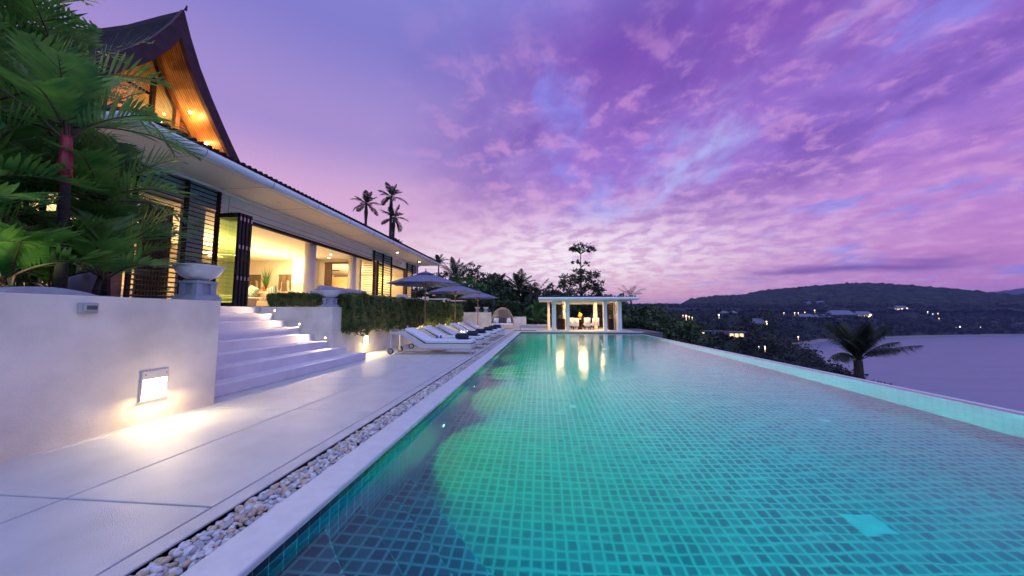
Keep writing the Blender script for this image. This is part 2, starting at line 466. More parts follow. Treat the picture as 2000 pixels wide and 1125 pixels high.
tag(b.build('paving', M['paving'], bevel=0.004, seg=1), kind='structure')

# coping round the pool (structure): profile with a rounded nose and a lip
def coping_profile(x0, x1, z1=0.0, t=0.05, n=0.012):
    return [(x0, z1 - t), (x1 - 0.012, z1 - t), (x1, z1 - t + 0.012), (x1, z1 - n), (x1 - n * 0.3, z1 - n * 0.3), (x1 - n, z1), (x0, z1)]
b = MB().prism(coping_profile(-1.665, XP + 0.018), 1, -6, 22.5)
b.prism([(y, z) for y, z in [(22.5 - 0.018, -0.05), (22.5 - 0.018, -0.012), (22.5 - 0.006, 0.0), (22.93, 0.0), (22.93, -0.05)]], 0, -1.665, 6.6)
tag(b.build('pool_coping', M['coping']), kind='structure')
b = MB()
b.box(-1.94, -1.925, -6, 23.0, -0.2, -0.012).box(-1.68, -1.665, -6, 23.0, -0.2, -0.052)
b.box(-1.925, -1.68, -6, 23.0, -0.2, -0.075)
b.box(-1.94, -1.665, 23.0, 23.05, -0.2, -0.005)
tag(b.build('pebble_channel', M['joint']), kind='structure')

# pool shell: tiled floor, tiled walls, infinity wall
T_floor = tilemat('pool_floor_tile', (0, 1), tile=(0.012, 0.085, 0.10), tile2=(0.04, 0.19, 0.19), grout=(0.13, 0.35, 0.31), gw=0.022)
T_wallx = tilemat('pool_side_tile', (1, 2), tile=(0.006, 0.035, 0.05), tile2=(0.012, 0.06, 0.08), grout=(0.16, 0.26, 0.26), gw=0.004)
T_wally = tilemat('pool_end_tile', (0, 2), tile=(0.006, 0.035, 0.05), tile2=(0.012, 0.06, 0.08), grout=(0.16, 0.26, 0.26), gw=0.004)
T_edge = tilemat('infinity_wall_tile', (1, 2), tile=(0.16, 0.36, 0.36), tile2=(0.22, 0.44, 0.42), grout=(0.05, 0.14, 0.15), gw=0.004)
b = MB().box(XP - 0.2, XR + 0.2, YN - 0.2, YF + 0.2, FZ - 0.2, FZ)
tag(b.build('pool_floor', T_floor), kind='structure')
b = MB().box(XP - 0.22, XP, YN, YF, FZ, -0.052)
tag(b.build('pool_side_wall', T_wallx), kind='structure')
b = MB().box(XP - 0.22, 6.6, YF, YF + 0.25, FZ, -0.052).box(XP - 0.22, XR + 0.2, YN - 0.25, YN, FZ, -0.052)
tag(b.build('pool_end_wall', T_wally), kind='structure')
b = MB().box(XR, XR + 0.16, YN, YF, FZ, WZ - 0.004)
tag(b.build('infinity_wall', T_edge, bevel=0.006), kind='structure')
b = MB().box(XR + 0.165, XR + 0.42, YN - 0.2, YF, -1.2, WZ - 0.035)
b.box(XR + 0.42, XR + 0.6, YN - 0.2, 24, -6, -1.0)
tag(b.build('infinity_overflow_ledge', M['coping'], bevel=0.01), kind='structure')
# corner steps cut across the near-left corner
T_step = tilemat('corner_step_tile', (0, 1), tile=(0.012, 0.085, 0.12), tile2=(0.04, 0.17, 0.20), grout=(0.17, 0.36, 0.36), gw=0.018)
b = MB()
a45 = Matrix.Translation((XP, YN, 0)) @ Matrix.Rotation(R(-45), 4, 'Z')
for z, s in ((-0.30, 0.74), (-0.55, 1.20), (-0.82, 1.67), (-1.10, 2.13)):
    t = (s - (XP + YN))                                 # X+Y = s line
    b.prism([(XP, YN), (XP + t, YN), (XP, YN + t)], 2, FZ, z)
so_ = b.build('pool_corner_steps', T_step, bevel=0.01); tag(so_, kind='structure')
# drain plates in the pool floor
dr = MB().box(-0.13, 0.13, -0.13, 0.13, 0.001, 0.004).build('drain_cover', mat('drain_plastic', (0.36, 0.40, 0.38), 0.5), loc=(2.83, 3.30, FZ))
tag(dr, 'square white drain plate on the pool floor nearest the camera', 'drain cover', 'pool floor fittings')
d2 = dr.copy(); COL.objects.link(d2); d2.location = (0.55, 6.2, FZ); d2.scale = (0.45, 0.45, 1)
tag(d2, 'small white plate on the pool floor past the green light patch', 'drain cover', 'pool floor fittings')
d3 = dr.copy(); COL.objects.link(d3); d3.location = (4.3, 5.6, FZ); d3.scale = (0.45, 0.45, 1)
tag(d3, 'small white plate on the pool floor towards the infinity edge', 'drain cover', 'pool floor fittings')

# water body: rippled surface, absorbing volume
mw = bpy.data.materials.new('pool_water'); nt2, N2, L2 = nodes_of(mw)
N2.remove(N2['Principled BSDF']); o2 = N2['Material Output']
rf = N2.new('ShaderNodeBsdfRefraction'); rf.inputs['IOR'].default_value = 1.33; rf.inputs['Roughness'].default_value = 0.075
gl2 = N2.new('ShaderNodeBsdfGlossy'); gl2.inputs['Roughness'].default_value = 0.14; gl2.inputs['Color'].default_value = (1, 1, 1, 1)
fr = N2.new('ShaderNodeFresnel'); fr.inputs['IOR'].default_value = 1.33
m2 = N2.new('ShaderNodeMixShader')
tcw = N2.new('ShaderNodeTexCoord'); mpw = N2.new('ShaderNodeMapping'); mpw.inputs['Scale'].default_value = (1.0, 2.2, 1)
nw = N2.new('ShaderNodeTexNoise'); nw.inputs['Scale'].default_value = 1.6; nw.inputs['Detail'].default_value = 2.0
bw = N2.new('ShaderNodeBump'); bw.inputs['Strength'].default_value = 0.32; bw.inputs['Distance'].default_value = 0.02
L2.new(tcw.outputs['Object'], mpw.inputs[0]); L2.new(mpw.outputs[0], nw.inputs['Vector']); L2.new(nw.outputs['Fac'], bw.inputs['Height'])
for n in (rf, gl2, fr): L2.new(bw.outputs[0], n.inputs['Normal'])
L2.new(fr.outputs[0], m2.inputs[0]); L2.new(rf.outputs[0], m2.inputs[1]); L2.new(gl2.outputs[0], m2.inputs[2]); L2.new(m2.outputs[0], o2.inputs['Surface'])
va = N2.new('ShaderNodeVolumeAbsorption'); va.inputs['Color'].default_value = (0.0, 0.955, 0.96, 1); va.inputs['Density'].default_value = 1.15
L2.new(va.outputs[0], o2.inputs['Volume'])
b = MB().box(XP - 0.05, XR + 0.13, YN - 0.05, YF + 0.05, FZ - 0.05, WZ)
pw = b.build('pool_water', mw); tag(pw, kind='structure')

# pebbles in the channel: one heap nobody could count
def pebbles():
    import bmesh
    bm = bmesh.new(); bmesh.ops.create_icosphere(bm, subdivisions=2, radius=1.0)
    v2 = np.array([v.co[:] for v in bm.verts]); f2 = np.array([[v.index for v in f.verts] for f in bm.faces]); bm.free()
    bm = bmesh.new(); bmesh.ops.create_icosphere(bm, subdivisions=1, radius=1.0)
    v1 = np.array([v.co[:] for v in bm.verts]); f1 = np.array([[v.index for v in f.verts] for f in bm.faces]); bm.free()
    VV, FF, MI = [], [], []; off = 0
    y = 0.9
    def one(x, y, z, s, hi):
        nonlocal off
        v, f = (v2, f2) if hi else (v1, f1)
        # irregular: random lobes
        k = rng.normal(size=(3, 3)); k /= np.linalg.norm(k, axis=1)[:, None]
        sc = 1 + 0.16 * np.sin((v @ k[0]) * 2.3 + rng.uniform(0, 6)) + 0.12 * np.sin((v @ k[1]) * 3.1 + rng.uniform(0, 6))
        p = v * sc[:, None] * np.array([s * rng.uniform(0.85, 1.25), s * rng.uniform(0.7, 1.0), s * rng.uniform(0.5, 0.72)])
        q = Matrix.Rotation(rng.uniform(0, 6.28), 3, 'Z') @ Matrix.Rotation(rng.normal(0, 0.4), 3, 'X') @ Matrix.Rotation(rng.normal(0, 0.4), 3, 'Y')
        p = p @ np.array(q).T + np.array([x, y, z])
        VV.append(p); FF.append(f + off); MI.append(np.full(len(f), rng.integers(0, 4))); off += len(v)
    y = -0.2
    while y < 22.95:
        dens = 1.0
        step = 0.0235
        for k in range(7):
            x = -1.905 + 0.215 * (k + rng.uniform(0.1, 0.9)) / 7
            e = 1 - abs((x + 1.797) / 0.125) ** 3
            one(x, y + rng.uniform(-0.018, 0.018), -0.045 + 0.040 * e * rng.uniform(0.3, 1.15), rng.uniform(0.016, 0.027), y < 6)
        y += step if y < 8 else step * 1.15
    return np_mesh('pebbles', np.vstack(VV), np.vstack(FF), [
        mat('pebble_white', (0.60, 0.57, 0.55), 0.75, var=0.15, scale=50),
        mat('pebble_grey', (0.36, 0.35, 0.37), 0.75, var=0.2, scale=50),
        mat('pebble_buff', (0.50, 0.38, 0.28), 0.75, var=0.2, scale=50),
        mat('pebble_pale', (0.55, 0.54, 0.56), 0.75, var=0.2, scale=50)], smooth=True, mi=np.concatenate(MI))
tag(pebbles(), 'rounded pale pebbles filling the channel between paving and pool coping', 'pebbles', kind='stuff')

# terrace slab and the garden bed
b = MB().box(-16, -7.30, 4.1, 24, 0.0, TZ).box(-7.30, -5.75, 8.3, 24, 0.0, TZ - 0.002)
tag(b.build('terrace', M['step'], bevel=0.01), kind='structure')
b = MB().box(-30, -4.7, -6, 3.8, -0.5, 1.24).box(-30, -9.0, 3.8, 6.0, -0.5, 1.24)
tag(b.build('garden_bed', M['soil']), kind='structure')
b = MB().box(-5.75, -5.33, 8.31, 21.1, 1.0, 1.33)
tag(b.build('hedge_bed', M['soil']), kind='structure')

# broad steps
b = MB()
for k in range(1, 9):
    x = -4.65 - 0.376 * (k - 1)
    y1 = 8.50 if k == 1 else (8.22 if k == 2 else 7.975)
    x1 = x - 0.376 if k < 8 else -7.45
    b.box(x1 - 0.001, x, 4.15, y1, 0.0 if k < 3 else 0.0, k * RISE)
st = b.build('garden_steps', M['step'], bevel=0.012)
tag(st, 'wide pale lilac steps rising from pool deck to villa terrace', 'steps')

# planter walls
b = MB().box(-4.72, -4.36, -6, 4.14, -0.02, TZ).box(-7.4, -4.72, 3.80, 4.14, -0.02, TZ)
w1 = b.build('planter_wall', M['plaster'], bevel=0.01)
tag(w1, 'tall plain plaster planter wall in the left foreground with square lamp', 'wall')
b = MB().box(-5.62, -5.30, 7.98, 21.2, -0.02, TZ).box(-7.28, -5.62, 7.98, 8.3, -0.02, TZ)
w2 = b.build('retaining_wall', M['plaster'], bevel=0.01)
tag(w2, 'plaster retaining wall below the trailing hedge beside the loungers', 'wall')
b = MB().box(-6.35, -3.75, 24.2, 24.6, -0.02, 1.30)
tag(b.build('garden_wall', M['plaster'], bevel=0.01), 'white end wall carrying two small bowls behind the far parasol', 'wall')
b = MB().box(-2.4, -1.32, 28.2, 28.5, -0.02, 0.93)
tag(b.build('garden_wall', M['plaster'], bevel=0.01), 'low white wall just right of the hooded daybed', 'wall')
WARM = (1.0, 0.73, 0.36)
# square wall lamp (body, cover plate, lit lens)
def wall_lamp(x, y, z, s, power, label, group='square lamps set in the plaster walls', near=True):
    t = empty('wall_lamp', (x, y, z), 0, label, 'wall lamp', group)
    w, h = 0.26 * s, 0.32 * s
    f = MB().box(0, 0.035, -w/2, w/2, h*0.72, h)
    f.box(0, 0.03, -w/2, -w/2 + 0.012, 0, h*0.72).box(0, 0.03, w/2 - 0.012, w/2, 0, h*0.72).box(0, 0.03, -w/2 + 0.012, w/2 - 0.012, 0, 0.010)
    f.build('lamp_frame', M['lamp_paint'], t, bevel=0.002, seg=1)
    if near:
        for yy in (-w/2 + 0.03, w/2 - 0.03):
            MB().lathe([(0.007, 0), (0.006, 0.003), (0, 0.004)], 12, T=Matrix.Translation((0.035, yy, h*0.88)) @ Matrix.Rotation(R(90), 4, 'Y')).build('screw', M['alu_dark'], t)
    MB().box(0.001, 0.022, -w/2 + 0.013, w/2 - 0.013, 0.011, h*0.715).build('lens', M['em_white'], t)
    lamp('lamp_light', 'AREA', (0.10, 0, h*0.42), power, WARM, 0.16, parent=t, rot=(0, R(-34), 0), size_y=0.2)
    lamp('lamp_fill', 'POINT', (0.45, 0, 0.06), power * (0.42 if near and y < 5 else 0.8), (1.0, 0.76, 0.40), 0.0, parent=t)  # unseen point added off the wall in place of floor bounce
    return t
wall_lamp(-4.36, 3.41, 0.245, 1.0, 13, 'bright square lamp low on the foreground planter wall')
wall_lamp(-5.30, 9.60, 0.29, 1.0, 11, 'lamp under the hedge just past the steps, behind the first lounger')
wall_lamp(-5.30, 14.4, 0.29, 1.0, 48, 'lamp low on hedge wall behind the middle loungers', near=False)
wall_lamp(-5.30, 17.5, 0.29, 1.0, 48, 'lamp low on hedge wall behind the far loungers', near=False)
wall_lamp(-5.30, 20.6, 0.29, 1.0, 48, 'lamp at the far end of the hedge wall by the last parasol', near=False)
# grey meter box high on the planter wall
t = empty('outlet_box', (-4.36, 2.80, 1.20), 0, 'small grey weatherproof outlet box near top of foreground planter wall', 'outlet box')
MB().box(0, 0.045, -0.065, 0.065, 0, 0.105).build('housing', mat('grey_plastic', (0.42, 0.42, 0.40), 0.4), t, bevel=0.008)
MB().box(0.045, 0.056, -0.045, 0.055, 0.022, 0.09).build('cover', mat('light_grey_plastic', (0.5, 0.5, 0.47), 0.35), t, bevel=0.004)
MB().box(0.056, 0.059, -0.030, 0.045, 0.038, 0.078).build('window', mat('smoky_window', (0.13, 0.13, 0.10), 0.15), t)
# small round outlet on the hedge wall
t = MB().lathe([(0.04, 0), (0.04, 0.02), (0.03, 0.03), (0, 0.03)], 20, T=Matrix.Rotation(R(90), 4, 'Y')).build('outlet_box', M['steel'], loc=(-5.30, 11.35, 0.42))
tag(t, 'small round grey outlet on wall behind first lounger', 'outlet box')
# step lamps on the stair wall
for k, (x, lab) in enumerate(((-5.45, 'lowest of the three glowing step lamps beside the stairs'), (-6.16, 'middle of the three glowing step lamps beside the stairs'), (-6.86, 'topmost of the three glowing step lamps beside the stairs'))):
    z = (3 + 2 * k) * RISE + 0.075
    t = empty('step_lamp', (x - 0.0, 7.97, z), 0, lab, 'step lamp', 'small lamps beside the steps')
    T = Matrix.Rotation(R(90), 4, 'X')
    MB().lathe([(0.034, 0.0), (0.034, 0.014), (0.026, 0.018), (0.026, 0.006)], 20, T=T).build('bezel', M['steel'], t)
    MB().lathe([(0.025, 0.005), (0.02, 0.013), (0.0, 0.016)], 16, T=T).build('bulb', M['em_step'], t)
    lamp('step_light', 'SPOT', (0, -0.05, 0.0), 42, (1.0, 0.68, 0.38), 0.0, parent=t, aim=(0, -1, -0.1), spot=R(170), blend=1.0)
# underwater lamps: left wall and end wall
GRN = (1.6, 1.0, 0.22)
def pool_lamp(x, y, z, face, power, aim, label):
    t = empty('pool_lamp', (x, y, z), 0, label, 'pool lamp', 'round lamps under the water')
    T = (Matrix.Rotation(R(90), 4, 'Y') if face == 'x' else Matrix.Rotation(R(90), 4, 'X'))
    MB().lathe([(0.05, 0.0), (0.05, 0.012), (0.036, 0.02), (0.036, 0.006)], 20, T=T).build('lamp_ring', M['steel'], t)
    MB().lathe([(0.036, 0.005), (0.025, 0.016), (0.0, 0.02)], 20, T=T).build('lens', M['em_pool'], t)
    o = Vector((0.14, 0, 0.34)) if face == 'x' else Vector((0, -0.14, 0.2))
    if power:
        for cone, f in ((60, 0.34), (84, 0.36), (112, 0.20)):
            lamp('pool_light', 'SPOT', o, power * f, GRN, 0.0, parent=t, aim=Vector(aim), spot=R(cone), blend=1.0)
        lamp('pool_fill', 'SPOT', o + Vector((0, 0, 0.10)), power * 0.42, (0.16, 0.90, 0.92), 0.0, parent=t, aim=Vector((4, -0.4, 0.30)) if face == 'x' else Vector((0, -4, 0.1)), spot=R(160), blend=1.0)  # extra wide spot added for the scattered teal glow
ly = [4.75, 6.9, 9.3, 11.7, 14.1, 16.5, 18.9, 21.2]
names = ['nearest', 'second', 'third', 'fourth', 'fifth', 'sixth', 'seventh', 'farthest']
for y, nm in zip(ly, names):
    pool_lamp(XP, y, -1.0, 'x', 2900, (1.25, -0.3, -0.72), '%s of the green-white lamps under water along the left pool wall' % nm)
for x, nm in ((0.25, 'left'), (1.5, 'right')):
    pool_lamp(x, YF, -0.7, 'y', 800, (0, -1.5, -0.5), '%s of the two lamps on the end wall below the pavilion' % nm)
# unseen fill spots added to light the infinity wall and the open floor
for k in range(9):
    lamp('infinity_side_fill', 'SPOT', (XR - 1.0, 0.6 + 2.5 * k, FZ + 0.14), 22, (0.30, 1.0, 0.85), 0.0, aim=(XR, 0.6 + 2.5 * k, -0.55), spot=R(165), blend=1.0)
for k in range(6):
    lamp('pool_fill', 'SPOT', (XR - 0.3, 0.8 + 3.6 * k, -0.45), 1600, (0.03, 0.60, 0.92), 0.0, aim=(0.0, 0.8 + 3.6 * k, -0.75), spot=R(165), blend=1.0)  # added blue fill with no fitting, brightens the open water
lamp('pool_fill', 'SPOT', (1.6, YN + 0.2, -0.5), 800, (0.02, 0.55, 0.95), 0.0, aim=(-0.6, 2.2, -0.9), spot=R(150), blend=1.0)  # unseen fill spot added at the near end, towards the corner steps
# ---------------------------------------------------------------- the villa
XF = -8.85; Y0, Y1 = 6.20, 22.70; FL = TZ + 0.03; CE = 3.98; SO = 4.60
V = empty('villa', (0, 0, 0), 0, 'long white villa with swept gable roof, lit open living room and louvred screens', 'villa')
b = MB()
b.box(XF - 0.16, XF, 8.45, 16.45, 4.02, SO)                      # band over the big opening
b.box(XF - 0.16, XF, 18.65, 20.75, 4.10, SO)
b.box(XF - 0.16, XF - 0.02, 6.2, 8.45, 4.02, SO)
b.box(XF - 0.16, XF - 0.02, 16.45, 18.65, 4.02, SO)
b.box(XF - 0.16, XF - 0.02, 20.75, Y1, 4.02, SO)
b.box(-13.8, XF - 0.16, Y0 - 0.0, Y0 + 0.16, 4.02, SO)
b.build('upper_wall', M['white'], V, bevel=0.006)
b = MB().box(XF - 0.03, XF + 0.012, 8.5, 16.45, 4.085, 4.10).box(XF + 0.001, XF + 0.012, 8.5, 16.45, 4.26, 4.268)
b.build('wall_groove', M['joint'], V)
# white wall slice behind the first louvres
MB().box(XF - 0.30, XF - 0.16, 7.45, 7.95, FL, 4.0).build('wall_pier', M['white'], V)
MB().box(XF - 0.12, XF + 0.03, 8.46, 16.45, 3.93, 4.02).build('opening_lintel', M['timber_dark'], V, bevel=0.005)
MB().box(XF - 0.12, XF + 0.03, 18.65, 20.75, 4.03, 4.10).build('opening_lintel', M['timber_dark'], V, bevel=0.005)
# floor, ceiling, inner walls
MB().box(-17, XF - 0.0, Y0, Y1, TZ + 0.002, FL).build('interior_floor', mat('pale_floor', (0.6, 0.52, 0.42), 0.3), V)
MB().box(-17, XF - 0.17, Y0 + 0.17, Y1, CE, CE + 0.1).build('interior_ceiling', M['interior_ceiling'], V)
MB().box(-17.1, -17, Y0, Y1, FL, CE).build('interior_wall', M['interior_wall'], V)
b = MB().box(-15, -9.75, 17.3, 17.45, FL, CE - 0.001)
b = MB().box(-17, -11.2, 16.1, 16.25, FL, CE - 0.001).box(-11.2, -9.3, 16.1, 16.25, 3.78, CE - 0.001).box(-9.8, -9.3, 16.1, 16.25, FL, 3.78)
b.build('cross_wall', M['interior_wall'], V)
MB().box(-15, -9.2, Y1 - 0.15, Y1, FL, CE).build('end_wall', M['interior_wall'], V)
MB().box(-12.13, -11.52, 15.0, 16.09, FL, CE - 0.001).build('interior_pier', M['white'], V, bevel=0.01)
# inner doorway in the cross wall
b = MB().box(-11.15, -10.78, 16.0, 16.08, FL, 3.76).box(-11.15, -9.8, 15.97, 16.08, 3.76, 3.84).box(-9.86, -9.8, 15.97, 16.08, FL, 3.76)
b.build('inner_door', M['timber_brown'], V, bevel=0.006)
MB().box(-14.0, -11.9, 19.3, 19.4, FL, 3.45).build('wood_panel', M['woodpanel'], V)
MB().box(-10.78, -10.4, 16.085, 16.095, 3.40, 3.46).build('door_rail', M['timber_brown'], V)
# round columns just inside
for (x, y, r) in ((-9.15, 12.23, 0.20), (-9.17, 15.2, 0.17)):
    MB().lathe([(r, 0), (r, CE - FL)], 40, (x, y, FL)).build('column', M['white'], V)
# recessed ceiling lamps
for (x, y) in ((-14.6, 14.4), (-11.2, 13.4), (-9.9, 14.6), (-12.6, 15.2), (-10.6, 15.5), (-13.4, 12.0)):
    MB().lathe([(0.045, 0), (0.045, -0.006), (0, -0.006)], 16, (x, y, CE)).build('downlight', M['em_spot'], V)
# soffit with joints, bead and gutter
XG = -7.24
YE0 = 4.95; YE1 = Y1 + 0.1
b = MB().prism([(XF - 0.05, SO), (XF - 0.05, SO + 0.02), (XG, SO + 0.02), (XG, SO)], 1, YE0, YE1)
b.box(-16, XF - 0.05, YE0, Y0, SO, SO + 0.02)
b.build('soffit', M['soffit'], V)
b = MB().box(XF + 0.0, XF + 0.16, Y0 - 0.16, YE1, SO - 0.07, SO - 0.001).box(-16, XF, Y0 - 0.16, Y0, SO - 0.07, SO - 0.001)
b.build('cornice_bead', M['white'], V, bevel=0.02, seg=3)
b = MB()
for y in (6.25, 8.05, 9.85, 11.65, 13.45, 15.25, 17.05, 18.85, 20.65):
    b.box(XF + 0.16, XG - 0.06, y, y + 0.008, SO - 0.003, SO + 0.001)
b.box(XG - 0.20, XG - 0.19, YE0, YE1, SO - 0.003, SO + 0.001)
b.build('soffit_joint', M['joint'], V)
prof = [(XG - 0.10, SO + 0.10)] + [(XG - 0.02 + 0.105 * math.cos(t), SO + 0.075 + 0.105 * math.sin(t)) for t in np.linspace(-PI * 0.75, PI * 0.45, 14)] + [(XG - 0.10, SO + 0.14)]
b = MB().prism(prof, 1, YE0 - 0.02, YE1, smooth=True)
prof2 = [(YE0 + 0.10, SO + 0.10)] + [(YE0 + 0.02 - 0.105 * math.cos(t), SO + 0.075 + 0.105 * math.sin(t)) for t in np.linspace(-PI * 0.75, PI * 0.45, 14)] + [(YE0 + 0.10, SO + 0.14)]
b.prism(prof2, 0, -16, XG - 0.02, smooth=True)
b.build('gutter', M['gutter'], V)
b = MB()
for y in (6.25, 8.05, 9.85, 11.65, 13.45, 15.25, 17.05, 18.85, 20.65):
    pr2 = [(XG - 0.02 + 0.109 * math.cos(t), SO + 0.075 + 0.109 * math.sin(t)) for t in np.linspace(-PI * 0.75, PI * 0.45, 14)]
    MB().prism(pr2, 1, y, y + 0.012).build('gutter_joint', M['joint'], V)
# small air vents in the soffit
for y in (6.55, 9.2, 12.0, 14.8):
    MB().lathe([(0.05, 0), (0.05, -0.008), (0.03, -0.012), (0, -0.012)], 16, (-8.0, y, SO)).build('soffit_vent', M['steel'], V)
for y in (17.6, 20.9):
    MB().lathe([(0.05, 0), (0.05, -0.008), (0, -0.008)], 16, (-8.0, y, SO)).build('soffit_lamp', M['em_spot'], V)
    lamp('soffit_light', 'SPOT', (-8.0, y, SO - 0.05), 60, (1.0, 0.76, 0.46), 0.04, aim=(-8.0, y, 0), spot=R(150), blend=1.0)
# main roof: deck plus rows of barrel tiles ending over the gutter
sl = math.tan(R(7))
b = MB().prism([(XG + 0.01, SO + 0.15), (XG + 0.01, SO + 0.18), (-16, SO + 0.18 + sl * 8.76), (-16, SO + 0.15 + sl * 8.76)], 1, YE0, YE1)
y = YE0 + 0.02; k = 0
while y < YE1 - 0.1:
    hgt = 0.085
    zA = SO + 0.18
    pts = [(0, 0), (0.012, 0.055), (0.035, hgt), (0.075, hgt), (0.098, 0.055), (0.11, 0)]
    n = len(pts); vs = []
    for (xx, zz2) in ((XG + 0.06, zA - sl * 0.05), (-16, zA + sl * 8.76)):
        vs += [(xx, y + p[0], zz2 + p[1]) for p in pts]
    fs = [(i, i+1, n+i+1, n+i) for i in range(n-1)] + [tuple(range(n))[::-1]]
    b.add(vs, fs)
    y += 0.165; k += 1
b.build('roof_tiles', M['rooftile'], V)
# ---- swept gable over the roof
YG = 6.79; XA = -8.80
half = [(0.0, 8.61), (0.21, 8.07), (0.50, 7.48), (0.87, 6.90), (1.27, 6.35), (1.84, 5.61), (2.15, 5.26)]
def hz(d):
    d = abs(d)
    for (a0, z0), (a1, z1) in zip(half, half[1:]):
        if d <= a1: return z0 + (z1 - z0) * (d - a0) / (a1 - a0)
    return half[-1][1]
ds = [0, 0.1, 0.21, 0.35, 0.50, 0.68, 0.87, 1.07, 1.27, 1.55, 1.84, 2.0, 2.15]
def dep_(d): return float(np.interp(d, [0, 0.35, 0.87, 1.84, 2.2], [0.74, 0.62, 0.50, 0.42, 0.40]))
def gable_surface(xs, off, name, m, th=0.05, smooth=True, under=False):
    """two swept slopes; xs = list of (x, ridge lift, side overhang)"""
    vs, fs = [], []
    dd = [-d for d in ds[::-1]] + ds[1:]
    n = len(dd)
    for (x, lift, lean) in xs:
        for d in dd:
            w = max(0, 1 - abs(d) / 1.6)
            vs.append((x + lean * w, YG + d, hz(d) + off + lift * w))
    for i in range(len(xs) - 1):
        for k2 in range(n - 1):
            fs.append((i*n+k2, i*n+k2+1, (i+1)*n+k2+1, (i+1)*n+k2))
    b = MB().add(vs, fs, smooth=smooth)
    return b
xs = [(XA, 0.0, 0.10), (-9.4, -0.10, 0.05), (-10.2, -0.25, 0), (-11.2, -0.30, 0), (-14, -0.30, 0)]
gable_surface(xs, 0.0, '', None).build('gable_roof', M['rooftile'], V)
# barge boards on the two rakes
for sgn in (-1, 1):
    vs, fs = [], []
    for i, d in enumerate(ds):
        w = max(0, 1 - d / 1.6)
        dep = dep_(d)
        xo = XA + 0.10 * w
        zt = hz(d) + 0.015
        vs += [(xo + 0.03, YG + sgn * d, zt), (xo + 0.03, YG + sgn * d, zt - dep), (xo - 0.07, YG + sgn * d, zt - dep), (xo - 0.07, YG + sgn * d, zt)]
    n = len(ds)
    for i in range(n - 1):
        for q in range(4):
            q2 = (q + 1) % 4
            fs.append((i*4+q, i*4+q2, (i+1)*4+q2, (i+1)*4+q))
    fs += [(0, 1, 2, 3), tuple((n-1)*4 + q for q in (3, 2, 1, 0))]
    MB().add(vs, fs).build('barge_board', M['rake'], V)
MB().tube([(XA + 0.17, YG, 8.60), (XA + 0.20, YG, 8.72)], [0.03, 0.012], 8).build('ridge_finial', M['rake'], V)
# planked underside: boards running down the slope, with dark gaps
M['plank'] = mat('varnished_soffit_board', (0.36, 0.17, 0.06), 0.45, color2=(0.22, 0.09, 0.03), scale=3.5, stretch=(6, 1.0, 1.0))
def planks(x0, x1, off, name, parent):
    w = 0.062; x = x0
    b = MB()
    while x > x1:
        for sgn in (-1, 1):
            vs = []
            for d in ds[:-1]:
                z = hz(d) - dep_(d) * 0.9
                vs += [(x, YG + sgn * d, z), (x - w + 0.010, YG + sgn * d, z)]
            n = len(vs) // 2
            fs = [(2*i, 2*i+1, 2*i+3, 2*i+2) for i in range(n-1)]
            b.add(vs, fs)
        x -= w
    b.build(name, M['plank'], parent)
    vs = []
    b = MB()
    for sgn in (-1, 1):
        vs = []
        for d in ds[:-1]:
            z = hz(d) - dep_(d) * 0.9 + 0.015
            vs += [(x0, YG + sgn * d, z), (x1, YG + sgn * d, z)]
        n = len(vs) // 2
        b.add(vs, [(2*i, 2*i+1, 2*i+3, 2*i+2) for i in range(n-1)])
    b.build(name + '_backing', M['timber_dark'], parent)
planks(XA - 0.0, -13.5, -0.36, 'gable_lining', V)
XW = -9.60
# gable window: beams under the lining, posts, jambs, louvres, glass
for sgn in (-1, 1):
    pts = [(XW, YG + sgn * d, hz(d) - dep_(d) - 0.02) for d in (0.0, 0.21, 0.5, 0.87, 1.27, 1.84)]
    b = MB()
    for p, q in zip(pts, pts[1:]):
        b.tube([p, q], 0.045, 4)
    b.build('gable_beam', M['timber_dark'], V)
MB().box(XW - 0.04, XW + 0.04, YG + 0.16, YG + 0.24, 5.0, 7.05).build('gable_post', M['timber_dark'], V)
MB().box(XW - 0.04, XW + 0.04, YG - 0.9, YG - 0.82, 5.0, 6.3).build('gable_post', M['timber_dark'], V)
MB().box(XW - 0.06, XW + 0.05, YG + 0.70, YG + 0.80, 5.0, 6.62).build('gable_post', M['timber_brown'], V)
MB().tube([(XW - 0.6, YG - 0.7, 6.95), (XW - 0.02, YG + 0.2, 6.62)], 0.035, 4).build('tie_beam', M['timber_dark'], V)
b = MB()
z = 5.08
while z < 6.55:
    yy1 = YG + 0.82
    d_end = 0.82
    for d in np.linspace(0.82, 2.3, 40):
        if hz(d) - 0.5 > z: d_end = d
    if d_end > 0.9: b.box(XW - 0.05, XW + 0.02, YG + 0.82, YG + d_end, z, z + 0.035)
    z += 0.085
b.build('gable_louvre', M['timber_brown'], V)
MB().box(XW - 0.012, XW - 0.004, YG - 1.2, YG + 0.7, 5.0, 6.5).build('gable_glass', M['glass'], V)
MB().box(-13.5, XW - 0.3, YG - 2.3, YG + 2.3, 4.96, 5.0).build('loft_floor', M['timber_brown'], V)
MB().box(-13.6, -13.5, YG - 1.9, YG + 1.9, 5.0, 7.9).build('loft_wall', M['interior_wall'], V)
for (x, y, z) in ((-9.22, 7.56, 6.52), (-9.22, 8.02, 5.92), (-9.95, 7.45, 6.25)):
    MB().lathe([(0.035, 0), (0.035, -0.03), (0, -0.035)], 14, (x, y, z)).build('gable_spot', M['em_orange'], V)
lamp('gable_light', 'POINT', (-9.24, 7.48, 6.30), 34, (1.0, 0.50, 0.15), 0.04)
lamp('gable_light', 'POINT', (-9.24, 7.90, 5.75), 20, (1.0, 0.48, 0.14), 0.04)
lamp('loft_light', 'POINT', (-10.9, YG + 0.1, 6.1), 110, (1.0, 0.66, 0.20), 0.0)
